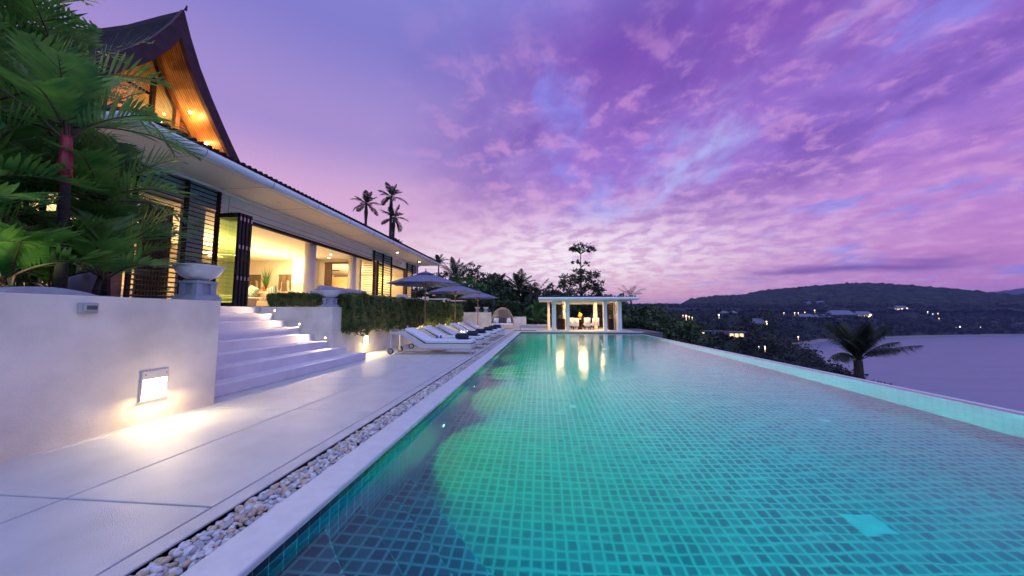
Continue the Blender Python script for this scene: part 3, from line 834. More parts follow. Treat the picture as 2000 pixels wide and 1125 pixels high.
lamp('loft_light', 'POINT', (-9.4, YG - 0.5, 5.3), 34, (1.0, 0.62, 0.22), 0.2)

# ---- louvred screens (frame and slats)
def louvre(name, p0, p1, z0, z1, step, m=None, posts=(0.0, 1.0), depth=0.07, th=0.022, top=None):
    """screen standing along the line p0-p1 (xy)"""
    m = m or M['timber_dark']
    p0 = Vector((*p0, 0)); p1 = Vector((*p1, 0)); d = (p1 - p0); Ln = d.length; d.normalize()
    ang = math.atan2(d.y, d.x)
    T = Matrix.Translation(p0) @ Matrix.Rotation(ang, 4, 'Z')
    par = empty(name, (0, 0, 0)); par.parent = V
    b = MB()
    z = z0 + 0.05
    while z < z1 - 0.04:
        vs = [(0.0, -depth/2, z - 0.012), (Ln, -depth/2, z - 0.012), (Ln, depth/2, z + 0.012), (0.0, depth/2, z + 0.012)]
        vs += [(v[0], v[1], v[2] + th) for v in vs]
        b.add(vs, [(0,3,2,1),(4,5,6,7),(0,1,5,4),(1,2,6,5),(2,3,7,6),(3,0,4,7)], T=T)
        z += step
    b.build('louvre_slats', m, par)
    b = MB()
    for t in posts:
        s = t * Ln
        s0 = min(max(s - 0.035, -0.005), Ln - 0.065)
        b.box(s0, s0 + 0.07, -0.02, 0.045, z0, z1, T=T)
    b.build('louvre_posts', m, par)
    return par
louvre('louvre_screen', (-8.78, 6.22), (-8.78, 8.12), 1.42, 4.56, 0.115, posts=(0.0, 0.56, 1.0), depth=0.10)
louvre('louvre_screen', (-9.15, 6.20), (-10.4, 6.20), 1.42, 4.0, 0.115, posts=(0.0, 1.0), depth=0.08)
louvre('louvre_screen', (-8.78, 16.50), (-8.78, 18.60), 1.42, 4.57, 0.135, posts=(0.02, 0.5, 1.0), depth=0.10)
louvre('louvre_screen', (-8.78, 20.80), (-8.78, 22.68), 1.42, 4.57, 0.135, posts=(0.0, 0.5, 1.0), depth=0.10)
louvre('louvre_screen', (-9.35, 16.55), (-8.62, 16.55), 1.42, 3.92, 0.125, m=M['slat_warm'], posts=(1.0,), depth=0.12)
MB().box(-8.62, -8.54, 16.52, 16.60, 1.40, 3.96).build('screen_post', M['timber_dark'], V)
# timber posts at the corner
MB().box(-8.98, -8.82, 6.00, 6.18, TZ, 4.55).build('corner_post', M['timber_brown'], V, bevel=0.008)
MB().box(-9.35, -9.16, 6.06, 6.20, TZ, 4.0).build('corner_post', M['timber_dark'], V, bevel=0.008)
MB().box(-13.9, -10.5, 6.10, 6.30, 2.15, 2.24).build('window_sill', M['timber_brown'], V, bevel=0.006)
MB().box(-13.9, -9.4, 6.19, 6.20, FL, 3.98).build('side_glass', M['glass'], V)
for x in (-10.5, -12.0, -13.8):
    MB().box(x - 0.05, x + 0.05, 6.14, 6.26, FL, 4.0).build('window_mullion', M['timber_dark'], V)
# curtain behind the first screen
b = MB(); pts = []
for i in range(60):
    pts.append((-9.35 + 0.045 * math.sin(i * 1.15), 6.75 + i * 0.012))
vs = [(x, y, z) for z in (FL, 3.9) for x, y in pts]; n = len(pts)
b.add(vs, [(i, i+1, n+i+1, n+i) for i in range(n-1)], smooth=True)
b.build('curtain', M['hanging'], V)
# ---- folding doors: one glazed leaf open square to the wall, more leaves stacked behind
def leaf(y, green, nm='folding_door'):
    par = empty(nm, (0, 0, 0)); par.parent = V
    x0, x1 = -8.86, -8.10
    b = MB()
    for a_, c_ in (((x0, x0 + 0.06),) if green else ()) + ((x1 - 0.075, x1),): b.box(a_, c_, y, y + 0.06, FL, 3.93)
    b.box(x0 + 0.075, x1 - 0.075, y, y + 0.06, FL, FL + 0.09).box(x0 + 0.075, x1 - 0.075, y, y + 0.06, 3.80, 3.93)
    b.build('door_frame', M['alu_dark'], par, bevel=0.004, seg=1)
    MB().box(x0 + 0.075, x1 - 0.075, y + 0.026, y + 0.034, FL + 0.09, 3.80).build('door_glass', M['glass_green'] if green else M['glass'], par)
    for z in (2.10, 2.95, 3.72):
        MB().box(x1 - 0.002, x1 + 0.012, y + 0.012, y + 0.048, z, z + 0.10).build('hinge', M['steel'], par)
    return par
for i, y in enumerate((8.06, 8.17, 8.28, 8.39)): leaf(y, i == 0)
# glazed leaf folded open at the far end of the big opening
par = empty('folding_door', (0, 0, 0)); par.parent = V
b = MB().box(XF + 0.02, XF + 0.08, 16.62, 16.72, FL, 3.93).box(XF + 0.02, XF + 0.08, 17.52, 17.62, FL, 3.93).box(XF + 0.02, XF + 0.08, 16.72, 17.52, FL, FL + 0.1).box(XF + 0.02, XF + 0.08, 16.72, 17.52, 3.82, 3.93)
b.build('door_frame', M['alu_dark'], par); MB().box(XF + 0.045, XF + 0.055, 16.72, 17.52, FL + 0.1, 3.82).build('door_glass', M['glass_green'], par)
MB().box(XF - 0.1, XF + 0.05, 20.62, 20.80, FL, 4.1).build('door_post', M['timber_brown'], V)
# loudspeaker pair under the far soffit
t = empty('speaker', (-8.78, 19.5, 4.35), 0, 'small white tilted loudspeaker high on the wall above the far opening', 'speaker')
MB().box(0.0, 0.16, -0.12, 0.12, -0.10, 0.10, T=Matrix.Rotation(R(20), 4, 'Y')).build('cabinet', M['white'], t, bevel=0.01)
MB().box(0.161, 0.168, -0.10, 0.10, -0.08, 0.08, T=Matrix.Rotation(R(20), 4, 'Y')).build('grille', M['fabric_grey'], t)

# room light
for (x, y, p) in ((-12.4, 8.0, 170), (-12.4, 11.2, 260), (-12.4, 14.2, 230), (-11.8, 18.6, 190), (-11.8, 21.3, 100)):
    lamp('room_light', 'AREA', (x, y, CE - 0.06), p * 0.72, (1.0, 0.71, 0.34), 2.2, size_y=2.4)
    lamp('room_uplight', 'AREA', (x, y, FL + 1.3), p * 0.50, (1.0, 0.71, 0.34), 1.8, size_y=2.2, rot=(PI, 0, 0))

# ---- furniture of the living room
def cushion_mb(w, h, d, T, n=8, mi=0, pinch=0.75):
    """soft pillow w x h, thickness d in local x(w) z(h) y(d)"""
    vs, fs = [], []
    for s in (-1, 1):
        for j in range(n + 1):
            for i in range(n + 1):
                u = -1 + 2 * i / n; v = -1 + 2 * j / n
                t = (max(0, 1 - u**4) * max(0, 1 - v**4)) ** 0.45
                k = 1 - 0.06 * (abs(u * v))
                vs.append((w/2 * u * (1 - 0.05 * (1 - v*v) * abs(u)) , s * d/2 * t, h/2 * v * (1 - 0.05 * (1 - u*u) * abs(v))))
    m_ = (n + 1) ** 2
    for q in (0, 1):
        for j in range(n):
            for i in range(n):
                a_ = q * m_ + j * (n+1) + i
                fs.append((a_, a_+1, a_+n+2, a_+n+1))
    return MB().add(vs, fs, mi, True, T)
# striped cushion material
def stripes():
    m = bpy.data.materials.new('striped_cushion_fabric'); nt, N, L = nodes_of(m); b = N['Principled BSDF']; b.inputs['Roughness'].default_value = 0.9
    tc = N.new('ShaderNodeTexCoord'); sp = N.new('ShaderNodeSeparateXYZ'); L.new(tc.outputs['Object'], sp.inputs[0])
    mu = N.new('ShaderNodeMath'); mu.operation = 'MULTIPLY'; mu.inputs[1].default_value = 9.0; L.new(sp.outputs[0], mu.inputs[0])
    fr = N.new('ShaderNodeMath'); fr.operation = 'FRACT'; L.new(mu.outputs[0], fr.inputs[0])
    rp = N.new('ShaderNodeValToRGB'); rp.color_ramp.interpolation = 'CONSTANT'
    cr = rp.color_ramp; cr.elements[0].color = (0.65, 0.62, 0.52, 1); cr.elements[1].position = 0.3; cr.elements[1].color = (0.02, 0.30, 0.34, 1)
    e = cr.elements.new(0.55); e.color = (0.35, 0.60, 0.50, 1); e = cr.elements.new(0.75); e.color = (0.06, 0.05, 0.10, 1); e = cr.elements.new(0.85); e.color = (0.6, 0.56, 0.46, 1)
    L.new(fr.outputs[0], rp.inputs[0]); L.new(rp.outputs[0], b.inputs['Base Color']); return m
M['stripe'] = stripes()
def sofa(name, loc, rz, w, label, m, leg_m=None, d=0.95, nseat=3, group=None, backh=0.72):
    t = empty(name, loc, rz, label, 'sofa', group)
    MB().box(-w/2, w/2, -d/2, d/2, 0.08, 0.30).build('sofa_base', m, t, bevel=0.03, seg=3)
    for sx in (-1, 1):
        MB().box(sx * (w/2 - 0.09) - 0.09, sx * (w/2 - 0.09) + 0.09, -d/2 - 0.005, d/2 + 0.005, 0.302, 0.56).build('armrest', m, t, bevel=0.04, seg=3)
    sw = (w - 0.40) / nseat
    for i in range(nseat):
        x = -w/2 + 0.20 + sw * (i + 0.5)
        MB().box(x - sw/2 + 0.008, x + sw/2 - 0.008, -d/2 + 0.02, d/2 - 0.26, 0.303, 0.45).build('seat_cushion', m, t, bevel=0.04, seg=3)
        MB().box(x - sw/2 + 0.01, x + sw/2 - 0.01, d/2 - 0.24, d/2 - 0.06, 0.46, backh, T=Matrix.Rotation(R(0), 4, 'X')).build('back_cushion', m, t, bevel=0.06, seg=3)
    MB().box(-w/2 + 0.19, w/2 - 0.19, d/2 - 0.06, d/2, 0.302, 0.62).build('sofa_back', m, t, bevel=0.02)
    for sx in (-1, 1):
        for sy in (-1, 1):
            MB().box(sx * (w/2 - 0.1) - 0.03, sx * (w/2 - 0.1) + 0.03, sy * (d/2 - 0.1) - 0.03, sy * (d/2 - 0.1) + 0.03, 0, 0.079).build('leg', M['alu_dark'], t)
    return t
sofa('sofa', (-11.4, 12.6, FL), 0, 3.0, 'cream sofa inside the lit living room with striped cushions', M['sofa'])
sofa('sofa', (-12.3, 9.6, FL), R(90), 2.2, 'cream side sofa deeper inside the room, seen through the green glass', M['sofa'], nseat=2)
for (x, rz, lab) in ((-11.95, 24, 'left striped turquoise cushion leaning on the living room sofa'), (-11.05, -20, 'right striped turquoise cushion leaning on the living room sofa')):
    c = cushion_mb(0.48, 0.48, 0.18, Matrix.Identity(4)).build('cushion', M['stripe'], loc=(x, 12.62, FL + 0.70))
    c.rotation_euler = (R(-18), R(rz), 0)
    tag(c, lab, 'cushion', 'striped cushions on the living room sofa')
c = cushion_mb(0.5, 0.5, 0.18, Matrix.Identity(4)).build('cushion', M['stripe'], loc=(-12.0, 9.35, FL + 0.62)); c.rotation_euler = (R(-14), R(38), R(70))
tag(c, 'striped cushion on the side sofa seen through the green door glass', 'cushion')
t = MB().box(-0.9, 0.9, -0.35, 0.35, 0.30, 0.36).box(-0.85, -0.78, -0.3, 0.3, 0, 0.299).box(0.78, 0.85, -0.3, 0.3, 0, 0.299).build('coffee_table', M['sofa'], loc=(-11.5, 11.2, FL), bevel=0.01)
tag(t, 'low cream table in front of the living room sofa', 'table')
# wall hangings shaped like robes, on the cross wall
for (x, lab) in ((-13.55, 'left bronze robe-shaped hanging on the living room wall'), (-12.9 + 0.15, 'right bronze robe-shaped hanging on the living room wall')):
    pass
def robe(x, lab, flip):
    t = empty('wall_hanging', (x, 16.08, 0), 0, lab, 'wall hanging', 'robe-shaped hangings on the wall')
    n = 28; vs = []
    for j, z in enumerate((1.75, 2.55, 2.62, 2.95)):
        w = (0.40, 0.26, 0.20, 0.24)[j]
        for i in range(n + 1):
            u = -1 + 2 * i / n
            vs.append((u * w, -0.04 - 0.03 * math.sin(i * 1.9) - 0.015 * j % 2, z))
    b = MB().add(vs, [(j*(n+1)+i, j*(n+1)+i+1, (j+1)*(n+1)+i+1, (j+1)*(n+1)+i) for j in range(3) for i in range(n)], smooth=True)
    b.build('robe_skirt', M['hanging'], t)
    b = MB().prism([(-0.78, 2.95), (0.78, 2.95), (0.80, 2.20), (0.62, 2.12), (0.50, 2.30), (0.50, 2.62), (0.26, 2.72), (-0.26, 2.72), (-0.50, 2.62), (-0.50, 2.30), (-0.62, 2.12), (-0.80, 2.20)], 1, -0.03, 0.0)
    b.build('robe_sleeves', M['hanging'], t, bevel=0.01)
    MB().tube([(-0.85, -0.05, 2.97), (0.85, -0.05, 2.97)], 0.018, 8).build('rod', M['timber_dark'], t)
    t.scale = (0.46, 1, 0.98); t.location.z = 0.31
robe(-15.1, 'left bronze robe-shaped hanging on the living room wall', 0)
robe(-13.35, 'right bronze robe-shaped hanging on the living room wall', 1)
# tall leaf arrangement between the hangings
t = empty('vase_arrangement', (-13.75, 15.3, FL), 0, 'tall arrangement of upright leaves and orange flowers between the hangings', 'flower arrangement')
MB().box(-0.5, 0.5, -0.2, 0.2, 0, 0.72).build('console', M['sofa'], t, bevel=0.01)
MB().lathe([(0.07, 0), (0.12, 0.1), (0.10, 0.2), (0.08, 0.24)], 20, (0, 0, 0.725)).build('vase', M['hanging'], t)
b = MB()
for i in range(26):
    a_ = rng.uniform(0, 6.28); le = rng.uniform(0.6, 1.35); o = rng.uniform(0.03, 0.28)
    p = [(0, 0, 0.9), (o*0.4*math.cos(a_), o*0.4*math.sin(a_), 0.9 + le*0.5), (o*1.2*math.cos(a_), o*1.2*math.sin(a_), 0.9 + le)]
    b.tube(p, [0.008, 0.02, 0.003], 4)
b.build('upright_leaves', M['leaf_green'], t)
b = MB()
for i in range(16):
    a_ = rng.uniform(0, 6.28); o = rng.uniform(0.05, 0.3)
    b.tube([(0, 0, 0.92), (o*math.cos(a_), o*math.sin(a_), 0.98 + rng.uniform(0, 0.18))], [0.01, 0.03], 5)
b.build('flowers', mat('orange_flower', (0.65, 0.12, 0.03), 0.6), t)
# ceiling fan seen through the green glass
t = empty('ceiling_fan', (-12.6, 11.4, CE), 0, 'white ceiling fan seen through the green folding door', 'ceiling fan')
MB().tube([(0, 0, 0), (0, 0, -0.42)], 0.015, 8).lathe([(0.06, 0), (0.06, -0.05), (0, -0.06)], 16).build('rod', M['steel'], t)
MB().lathe([(0.0, -0.40), (0.10, -0.44), (0.14, -0.52), (0.08, -0.60), (0, -0.62)], 20).build('motor', M['steel'], t)
for k in range(4):
    MB().box(0.12, 0.72, -0.06, 0.06, -0.52, -0.508, T=Matrix.Rotation(k * PI / 2 + 0.3, 4, 'Z')).build('blade', M['white'], t)
# big dark vase and shelf near the corner, lounge stack outside
t = MB().lathe([(0.14, 0), (0.22, 0.15), (0.25, 0.4), (0.20, 0.62), (0.16, 0.66), (0.17, 0.68), (0.13, 0.66)], 28).build('floor_vase', mat('dark_glazed_pot', (0.04, 0.035, 0.045), 0.35), loc=(-8.2, 5.25, TZ))
tag(t, 'dark round floor vase beside the brown corner post', 'vase')
t = empty('lounge_stack', (-6.9, 3.75, 1.24), R(8), 'pile of two folded white lounge cushions half hidden by the palm', 'cushions')
MB().box(-0.22, 0.22, -0.2, 0.2, 0.08, 0.19).build('cushion', M['fabric_white'], t, bevel=0.04, seg=3)
MB().box(-0.24, 0.24, -0.22, 0.22, 0.20, 0.30).build('cushion', M['fabric_white'], t, bevel=0.04, seg=3)
MB().box(-0.26, 0.26, -0.24, 0.24, 0.0, 0.08).build('base', M['weave'], t, bevel=0.01)
# long pale blade-shaped stone lying along the planter wall
pts = []
for i in range(25):
    u = i / 24
    pts.append((2.33 + 0.72 * u, 0.075 * math.sin(PI * min(1, u * 1.25)) ** 0.6 * (1 - 0.55 * u) + 0.006))
poly = pts + [(3.05, 0.0), (2.33, 0.0)]
t = MB().prism([(y, z + TZ + 0.002) for y, z in poly], 0, -4.70, -4.42, smooth=False).build('garden_sculpture', M['stone_blue'], bevel=0.012)
tag(t, 'long low blade-shaped pale stone lying on the foreground planter wall', 'stone sculpture')
# ---------------------------------------------------------------- bowls on pedestals
def bowl(loc, s, label, rz=0, group='white bowls on stone pedestals'):
    t = empty('bowl_pedestal', loc, rz, label, 'garden bowl', group)
    p = MB().box(-0.165, 0.165, -0.165, 0.165, 0, 0.055).box(-0.145, 0.145, -0.145, 0.145, 0.055, 0.075)
    for sx in (-1, 1):
        for sy in (-1, 1):
            p.box(min(sx*0.125, sx*0.05), max(sx*0.125, sx*0.05), min(sy*0.125, sy*0.05), max(sy*0.125, sy*0.05), 0.075, 0.215)
    p.box(-0.095, 0.095, -0.095, 0.095, 0.076, 0.214)
    p.box(-0.135, 0.135, -0.135, 0.135, 0.215, 0.25)
    p.build('pedestal', M['stone_blue'], t, bevel=0.004)
    MB().lathe([(0.07, 0.25), (0.075, 0.262), (0.12, 0.275), (0.175, 0.31), (0.225, 0.37), (0.25, 0.43), (0.258, 0.442), (0.25, 0.448), (0.236, 0.435), (0.205, 0.37), (0.155, 0.325), (0.08, 0.295), (0, 0.29)], 56).build('bowl', M['ceramic'], t)
    t.scale = (s, s, s)
bowl((-4.56, 4.0, TZ), 1.04, 'large white bowl on a pedestal at the corner of the foreground planter wall')
bowl((-5.47, 8.13, TZ), 0.92, 'white bowl on a pedestal between the two hedges')
bowl((-4.78, 24.4, 1.30), 0.85, 'left of the two small bowls on the far white wall')
bowl((-4.15, 24.4, 1.30), 0.85, 'right of the two small bowls on the far white wall')

# ---------------------------------------------------------------- sun loungers
def make_lounger():
    t = empty('sun_lounger', (0, 0, 0), 0, 'x', 'sun lounger', 'white sun loungers lined up beside the pool')
    Wd = 0.68; y0, y1 = 0, Wd
    # local x: 0 = foot (pool side), negative towards head; origin near foot corner
    prof = [(0, 0.22), (0, 0.345), (-1.42, 0.345), (-2.02, 0.62), (-2.42, 0.645), (-2.42, 0.585), (-2.12, 0.56), (-1.62, 0.22)]
    b = MB()
    side = [(-0.0, 0.18), (0.0, 0.315), (-1.40, 0.315), (-1.98, 0.655), (-2.46, 0.665), (-2.46, 0.60), (-2.10, 0.565), (-1.52, 0.18)]
    b.prism(side, 1, 0, 0.035).prism(side, 1, Wd - 0.035, Wd)
    b.box(-1.50, -0.0, 0.035, Wd - 0.035, 0.25, 0.31)
    b.prism([(-2.46, 0.64), (-1.99, 0.645), (-1.99, 0.62), (-2.46, 0.605)], 1, 0.035, Wd - 0.035)
    b.box(-0.035, 0.0, 0.035, Wd - 0.035, 0.18, 0.25).box(-1.46, -1.43, 0.035, Wd - 0.035, 0.18, 0.25)
    b.build('frame', M['weave'], t, bevel=0.008)
    b = MB().prism([(-1.36, 0.322), (-1.40, 0.322), (-1.97, 0.65), (-1.955, 0.67)], 1, 0.036, Wd - 0.036)
    b.build('backrest', M['alu_dark'], t)
    MB().box(-1.385, 0.004, 0.02, Wd - 0.02, 0.33, 0.425).build('seat_mattress', M['fabric_white'], t, bevel=0.025, seg=3)
    T = Matrix.Translation((-1.385, 0, 0.352)) @ Matrix.Rotation(R(28.5), 4, 'Y')
    MB().box(-0.74, 0.0, 0.02, Wd - 0.02, 0.0, 0.08, T=T).build('back_mattress', M['fabric_white'], t, bevel=0.025, seg=3)
    MB().box(-1.40, 0.0, 0.03, Wd - 0.03, 0.312, 0.329).build('gap_shade_strip', M['timber_dark'], t)  # dark strip stands in for the shade between frame and mattress
    # steel skids: foot loop and long runner
    b = MB()
    r = 0.012
    for y in (0.02, Wd - 0.02):
        b.box(-0.03, -0.006, y - r, y + r, 0.0, 0.18).box(-0.30, -0.276, y - r, y + r, 0.0, 0.18) if False else b.box(-0.03, -0.006, y - r, y + r, 0.0, 0.18)
        b.box(-2.30, -0.031, y - r, y + r, 0.004, 0.028)
    b.box(-0.03, -0.006, 0.032, Wd - 0.032, 0.004, 0.028)
    b.build('skid', M['steel'], t)
    for y in (0.03, Wd - 0.03):
        MB().box(-2.44, -2.40, y - 0.018, y + 0.018, 0.10, 0.60).build('leg', M['weave'], t, bevel=0.004)
        w = empty('wheel', (-2.42, y - 0.03 if y < 0.3 else y + 0.03, 0.085)); w.parent = t
        TT = Matrix.Rotation(R(90), 4, 'X')
        MB().lathe([(0.062, -0.02), (0.085, -0.018), (0.085, 0.018), (0.062, 0.02), (0.062, -0.02)], 28, T=TT).build('tyre', M['rubber'], w)
        MB().lathe([(0.0, -0.014), (0.062, -0.012), (0.062, 0.012), (0.0, 0.014)], 28, T=TT).build('rim', M['weave'], w)
        MB().lathe([(0.0, -0.026), (0.012, -0.024), (0.012, 0.024), (0.0, 0.026)], 12, T=TT).build('hub', M['rubber'], w)
    return t
L0 = make_lounger()
spots = [(-2.04, 9.52, 'nearest white sun lounger, standing in front of the hedge lamp'),
         (-2.06, 11.10, 'second sun lounger from the camera, next to the blue cups'),
         (-2.05, 12.60, 'third sun lounger from the camera, behind the first parasol pole'),
         (-2.06, 14.55, 'fourth sun lounger from the camera, before the second parasol'),
         (-2.05, 15.95, 'fifth sun lounger from the camera'),
         (-2.05, 17.45, 'sixth and farthest sun lounger of the row')]
nth = ('nearest', 'second', 'third', 'fourth', 'fifth', 'farthest')
def make_towel():
    t = empty('rolled_towel', (0, 0, 0), 0, 'x', 'towel', 'dark rolled towels on the loungers')
    n = 90; vs = []
    for j in (0, 1):
        for i in range(n + 1):
            a_ = i / n * 3.2 * 2 * PI; r = 0.012 + 0.066 * i / n
            vs.append((r * math.cos(a_), (-0.19, 0.19)[j], 0.08 + r * math.sin(a_)))
    b = MB().add(vs, [(i, i+1, n+2+i, n+1+i) for i in range(n)], smooth=True)
    o = b.build('towel_roll', M['towel'], t)
    s = o.modifiers.new('solid', 'SOLIDIFY'); s.thickness = 0.017
    MB().box(0.02, 0.20, -0.185, 0.185, 0.0, 0.022).build('towel_flap', M['towel'], t, bevel=0.01)
    return t
TW = make_towel()
for i, (x, y, lab) in enumerate(spots):
    o = L0 if i == 0 else copy_tree(L0)
    o.location = (x, y, 0); o['label'] = lab; o.rotation_euler = (0, 0, R((0, -0.8, 0.7, -0.3, 1.1, -0.9)[i]))
    tw = TW if i == 0 else copy_tree(TW)
    tw.location = (x - 0.36, y + 0.34, 0.427); tw.scale = (1.15, 1.0, 1.15); tw.rotation_euler = (0, 0, R(70 + (4, -8, 6, 0, 10, -5)[i]))
    tw['label'] = 'dark rolled towel on the foot of the %s sun lounger' % nth[i]
# side tables
def make_table():
    t = empty('side_table', (0, 0, 0), 0, 'x', 'side table', 'low white tables between loungers')
    MB().box(-0.25, 0.25, -0.25, 0.25, 0.35, 0.40).build('table_top', M['weave'], t, bevel=0.008)
    MB().box(-0.22, 0.22, -0.22, 0.22, 0.02, 0.35).build('table_body', M['weave'], t, bevel=0.008)
    return t
tb = make_table(); tb.location = (-3.32, 10.62, 0); tb['label'] = 'white box side table carrying two blue cups'
for i, (x, y, lab) in enumerate(((-3.3, 14.0, 'white box side table carrying three candle glasses'), (-3.3, 16.9, 'white box side table by the far loungers'))):
    q = copy_tree(tb); q.location = (x, y, 0); q['label'] = lab
for i, (dx, lab) in enumerate(((-0.09, 'left blue tumbler on the side table'), (0.05, 'right blue tumbler on the side table'))):
    c = MB().lathe([(0.030, 0), (0.038, 0.095), (0.035, 0.095), (0.028, 0.006), (0, 0.006)], 20).build('tumbler', M['cup'], loc=(-3.32 + dx, 10.58, 0.401))
    tag(c, lab, 'cup', 'blue tumblers')
for i, (dx, dy, lab) in enumerate(((-0.14, 0.02, 'left candle glass on the middle side table'), (0.0, -0.08, 'middle candle glass on the middle side table'), (0.13, 0.05, 'right candle glass on the middle side table'))):
    t = empty('candle_glass', (-3.3 + dx, 14.0 + dy, 0.401), 0, lab, 'candle', 'candle glasses on the side table')
    MB().lathe([(0.032, 0), (0.036, 0.08), (0.033, 0.08), (0.029, 0.006), (0, 0.006)], 16).build('glass', M['glass'], t)
    MB().lathe([(0.0, 0.012), (0.018, 0.014), (0.018, 0.04), (0.004, 0.045), (0, 0.065)], 10).build('flame', M['em_spot'], t)

# ---------------------------------------------------------------- parasols
def make_parasol():
    t = empty('parasol', (0, 0, 0), 0, 'x', 'parasol', 'slate blue parasols over the loungers')
    MB().lathe([(0.0, 0.0), (0.34, 0.0), (0.34, 0.03), (0.32, 0.05), (0.05, 0.055), (0, 0.055)], 36).build('base', M['steel'], t)
    MB().lathe([(0.045, 0.05), (0.045, 0.42), (0.038, 0.44), (0.0, 0.44)], 24).build('sleeve', M['white'], t)
    MB().tube([(0, 0, 0.43), (0, 0, 2.84)], 0.029, 16).build('pole', M['teak'], t)
    # eight-sided canopy with sagging edges, and a vent cap on top
    n = 8; rings = 9; sub = 8
    Rr = 1.50; zr = 2.34; zt = 2.80
    def canopy(R0, R1, z0, z1, th):
        vs, fs = [], []
        for j in range(rings + 1):
            u = j / rings; r = R0 + (R1 - R0) * u; z = z0 + (z1 - z0) * (u * 0.86 + 0.14 * u * u)
            for k in range(n * sub):
                a_ = 2 * PI * k / (n * sub) + PI / 8
                loc_ = (k % sub) / sub
                flat = math.cos(PI / n) / math.cos(PI / n * (2 * loc_ - 1))
                inward = 1 - 0.05 * math.sin(PI * loc_) * u
                sag = -0.05 * math.sin(PI * loc_) * math.sin(PI * min(1, u)) + 0.0
                vs.append((r * flat * inward * math.cos(a_), r * flat * inward * math.sin(a_), z + sag))
        m_ = n * sub
        for j in range(rings):
            for k in range(m_):
                k2 = (k + 1) % m_
                fs.append((j*m_+k, j*m_+k2, (j+1)*m_+k2, (j+1)*m_+k))
        return MB().add(vs, fs, smooth=True)
    o = canopy(0.14, Rr, zt - 0.03, zr, 0).build('canopy', M['canvas'], t)
    s = o.modifiers.new('solid', 'SOLIDIFY'); s.thickness = 0.004
    o = canopy(0.03, 0.38, zt + 0.06, zt - 0.055, 0).build('vent_cap', M['canvas'], t)
    s = o.modifiers.new('solid', 'SOLIDIFY'); s.thickness = 0.004
    MB().lathe([(0.03, 0), (0.035, 0.02), (0.012, 0.05), (0.022, 0.075), (0.006, 0.12), (0, 0.125)], 16, (0, 0, zt + 0.055)).build('finial', M['teak'], t)
    for k in range(8):
        a_ = 2 * PI * k / 8 + PI / 8; c_, s_ = math.cos(a_), math.sin(a_)
        rb = MB().tube([(0.05*c_, 0.05*s_, zt - 0.05), (0.75*c_, 0.75*s_, 2.565), (1.48*c_, 1.48*s_, zr - 0.018)], 0.011, 6).build('rib', M['teak'], t)
        MB().tube([(0.05*c_, 0.05*s_, 2.20), (0.72*c_, 0.72*s_, 2.555)], 0.009, 6).build('strut', M['teak'], t)
        MB().tube([(0.14*c_, 0.14*s_, zt - 0.022), (0.75*c_, 0.75*s_, 2.592), (1.495*c_, 1.495*s_, zr + 0.006)], 0.007, 5).build('seam', M['canvas'], t)
    MB().lathe([(0.055, 0), (0.055, 0.05), (0.04, 0.07), (0.029, 0.07)], 16, (0, 0, 2.16)).build('runner', M['steel'], t)
    return t
P0 = make_parasol()
for i, (x, y, s, lab) in enumerate(((-4.55, 12.6, 1.0, 'nearest and largest slate blue parasol with teak pole'), (-4.35, 16.4, 0.96, 'middle slate blue parasol, between the near and far ones'), (-4.28, 22.0, 0.96, 'farthest slate blue parasol in front of the white end wall'))):
    o = P0 if i == 0 else copy_tree(P0)
    o.location = (x, y, 0); o.scale = (s * 0.97, s * 0.97, s); o['label'] = lab; o.rotation_euler = (0, 0, R(6 + 9 * i))

# ---------------------------------------------------------------- hooded daybed
t = empty('daybed', (-3.12, 26.3, 0), 0, 'round hooded beige wicker daybed with white and brown cushions', 'daybed')
MB().lathe([(0.82, 0.0), (0.88, 0.05), (0.88, 0.28), (0.86, 0.30), (0, 0.30)], 40).build('daybed_base', M['wicker'], t)
MB().lathe([(0.84, 0.302), (0.87, 0.34), (0.85, 0.42), (0.80, 0.44), (0, 0.44)], 40).build('mattress', M['fabric_white'], t)
# hood: a band swept over, leaning back (left in view)
vs, fs = [], []
nA, nB = 28, 10
for j in range(nB + 1):
    tl = R(-4 + 78 * j / nB)          # opening plane tilts from upright to back
    for i in range(nA + 1):
        a_ = PI * i / nA
        x, z = 0.93 * math.cos(a_), 1.42 * math.sin(a_)
        vs.append((x, z * math.sin(tl) * 0.62, 0.28 + z * math.cos(tl)))
for j in range(nB):
    for i in range(nA):
        fs.append((j*(nA+1)+i, j*(nA+1)+i+1, (j+1)*(nA+1)+i+1, (j+1)*(nA+1)+i))
o = MB().add(vs, fs, smooth=True).build('hood', M['wicker'], t)
s = o.modifiers.new('solid', 'SOLIDIFY'); s.thickness = 0.05
o.rotation_euler = (0, 0, R(6))
for k, (x, m, rz, lab) in enumerate(((-0.48, 'fabric_white', 12, 'left white square cushion in the hooded daybed'), (-0.17, 'brown_cushion', -6, 'left brown cushion in the hooded daybed'), (0.15, 'brown_cushion', 8, 'right brown cushion in the hooded daybed'), (0.46, 'fabric_white', -10, 'right white square cushion in the hooded daybed'))):
    c = cushion_mb(0.44, 0.44, 0.16, Matrix.Identity(4)).build('cushion', M[m], loc=(-3.12 + x, 26.2 + 0.05 * k, 0.66)); c.rotation_euler = (R(-18), R(rz), 0)
    tag(c, lab, 'cushion', 'daybed cushions')
lamp('bed_uplight', 'SPOT', (-4.15, 25.6, 0.08), 45, (1.0, 0.82, 0.45), 0.04, aim=(-4.0, 26.3, 1.2), spot=R(70))
t = MB().lathe([(0.05, 0), (0.05, 0.05), (0.035, 0.07), (0, 0.06)], 16).build('uplight', M['em_spot'], loc=(-4.15, 25.6, 0.0)); tag(t, 'small uplight on the deck left of the hooded daybed', 'garden light')
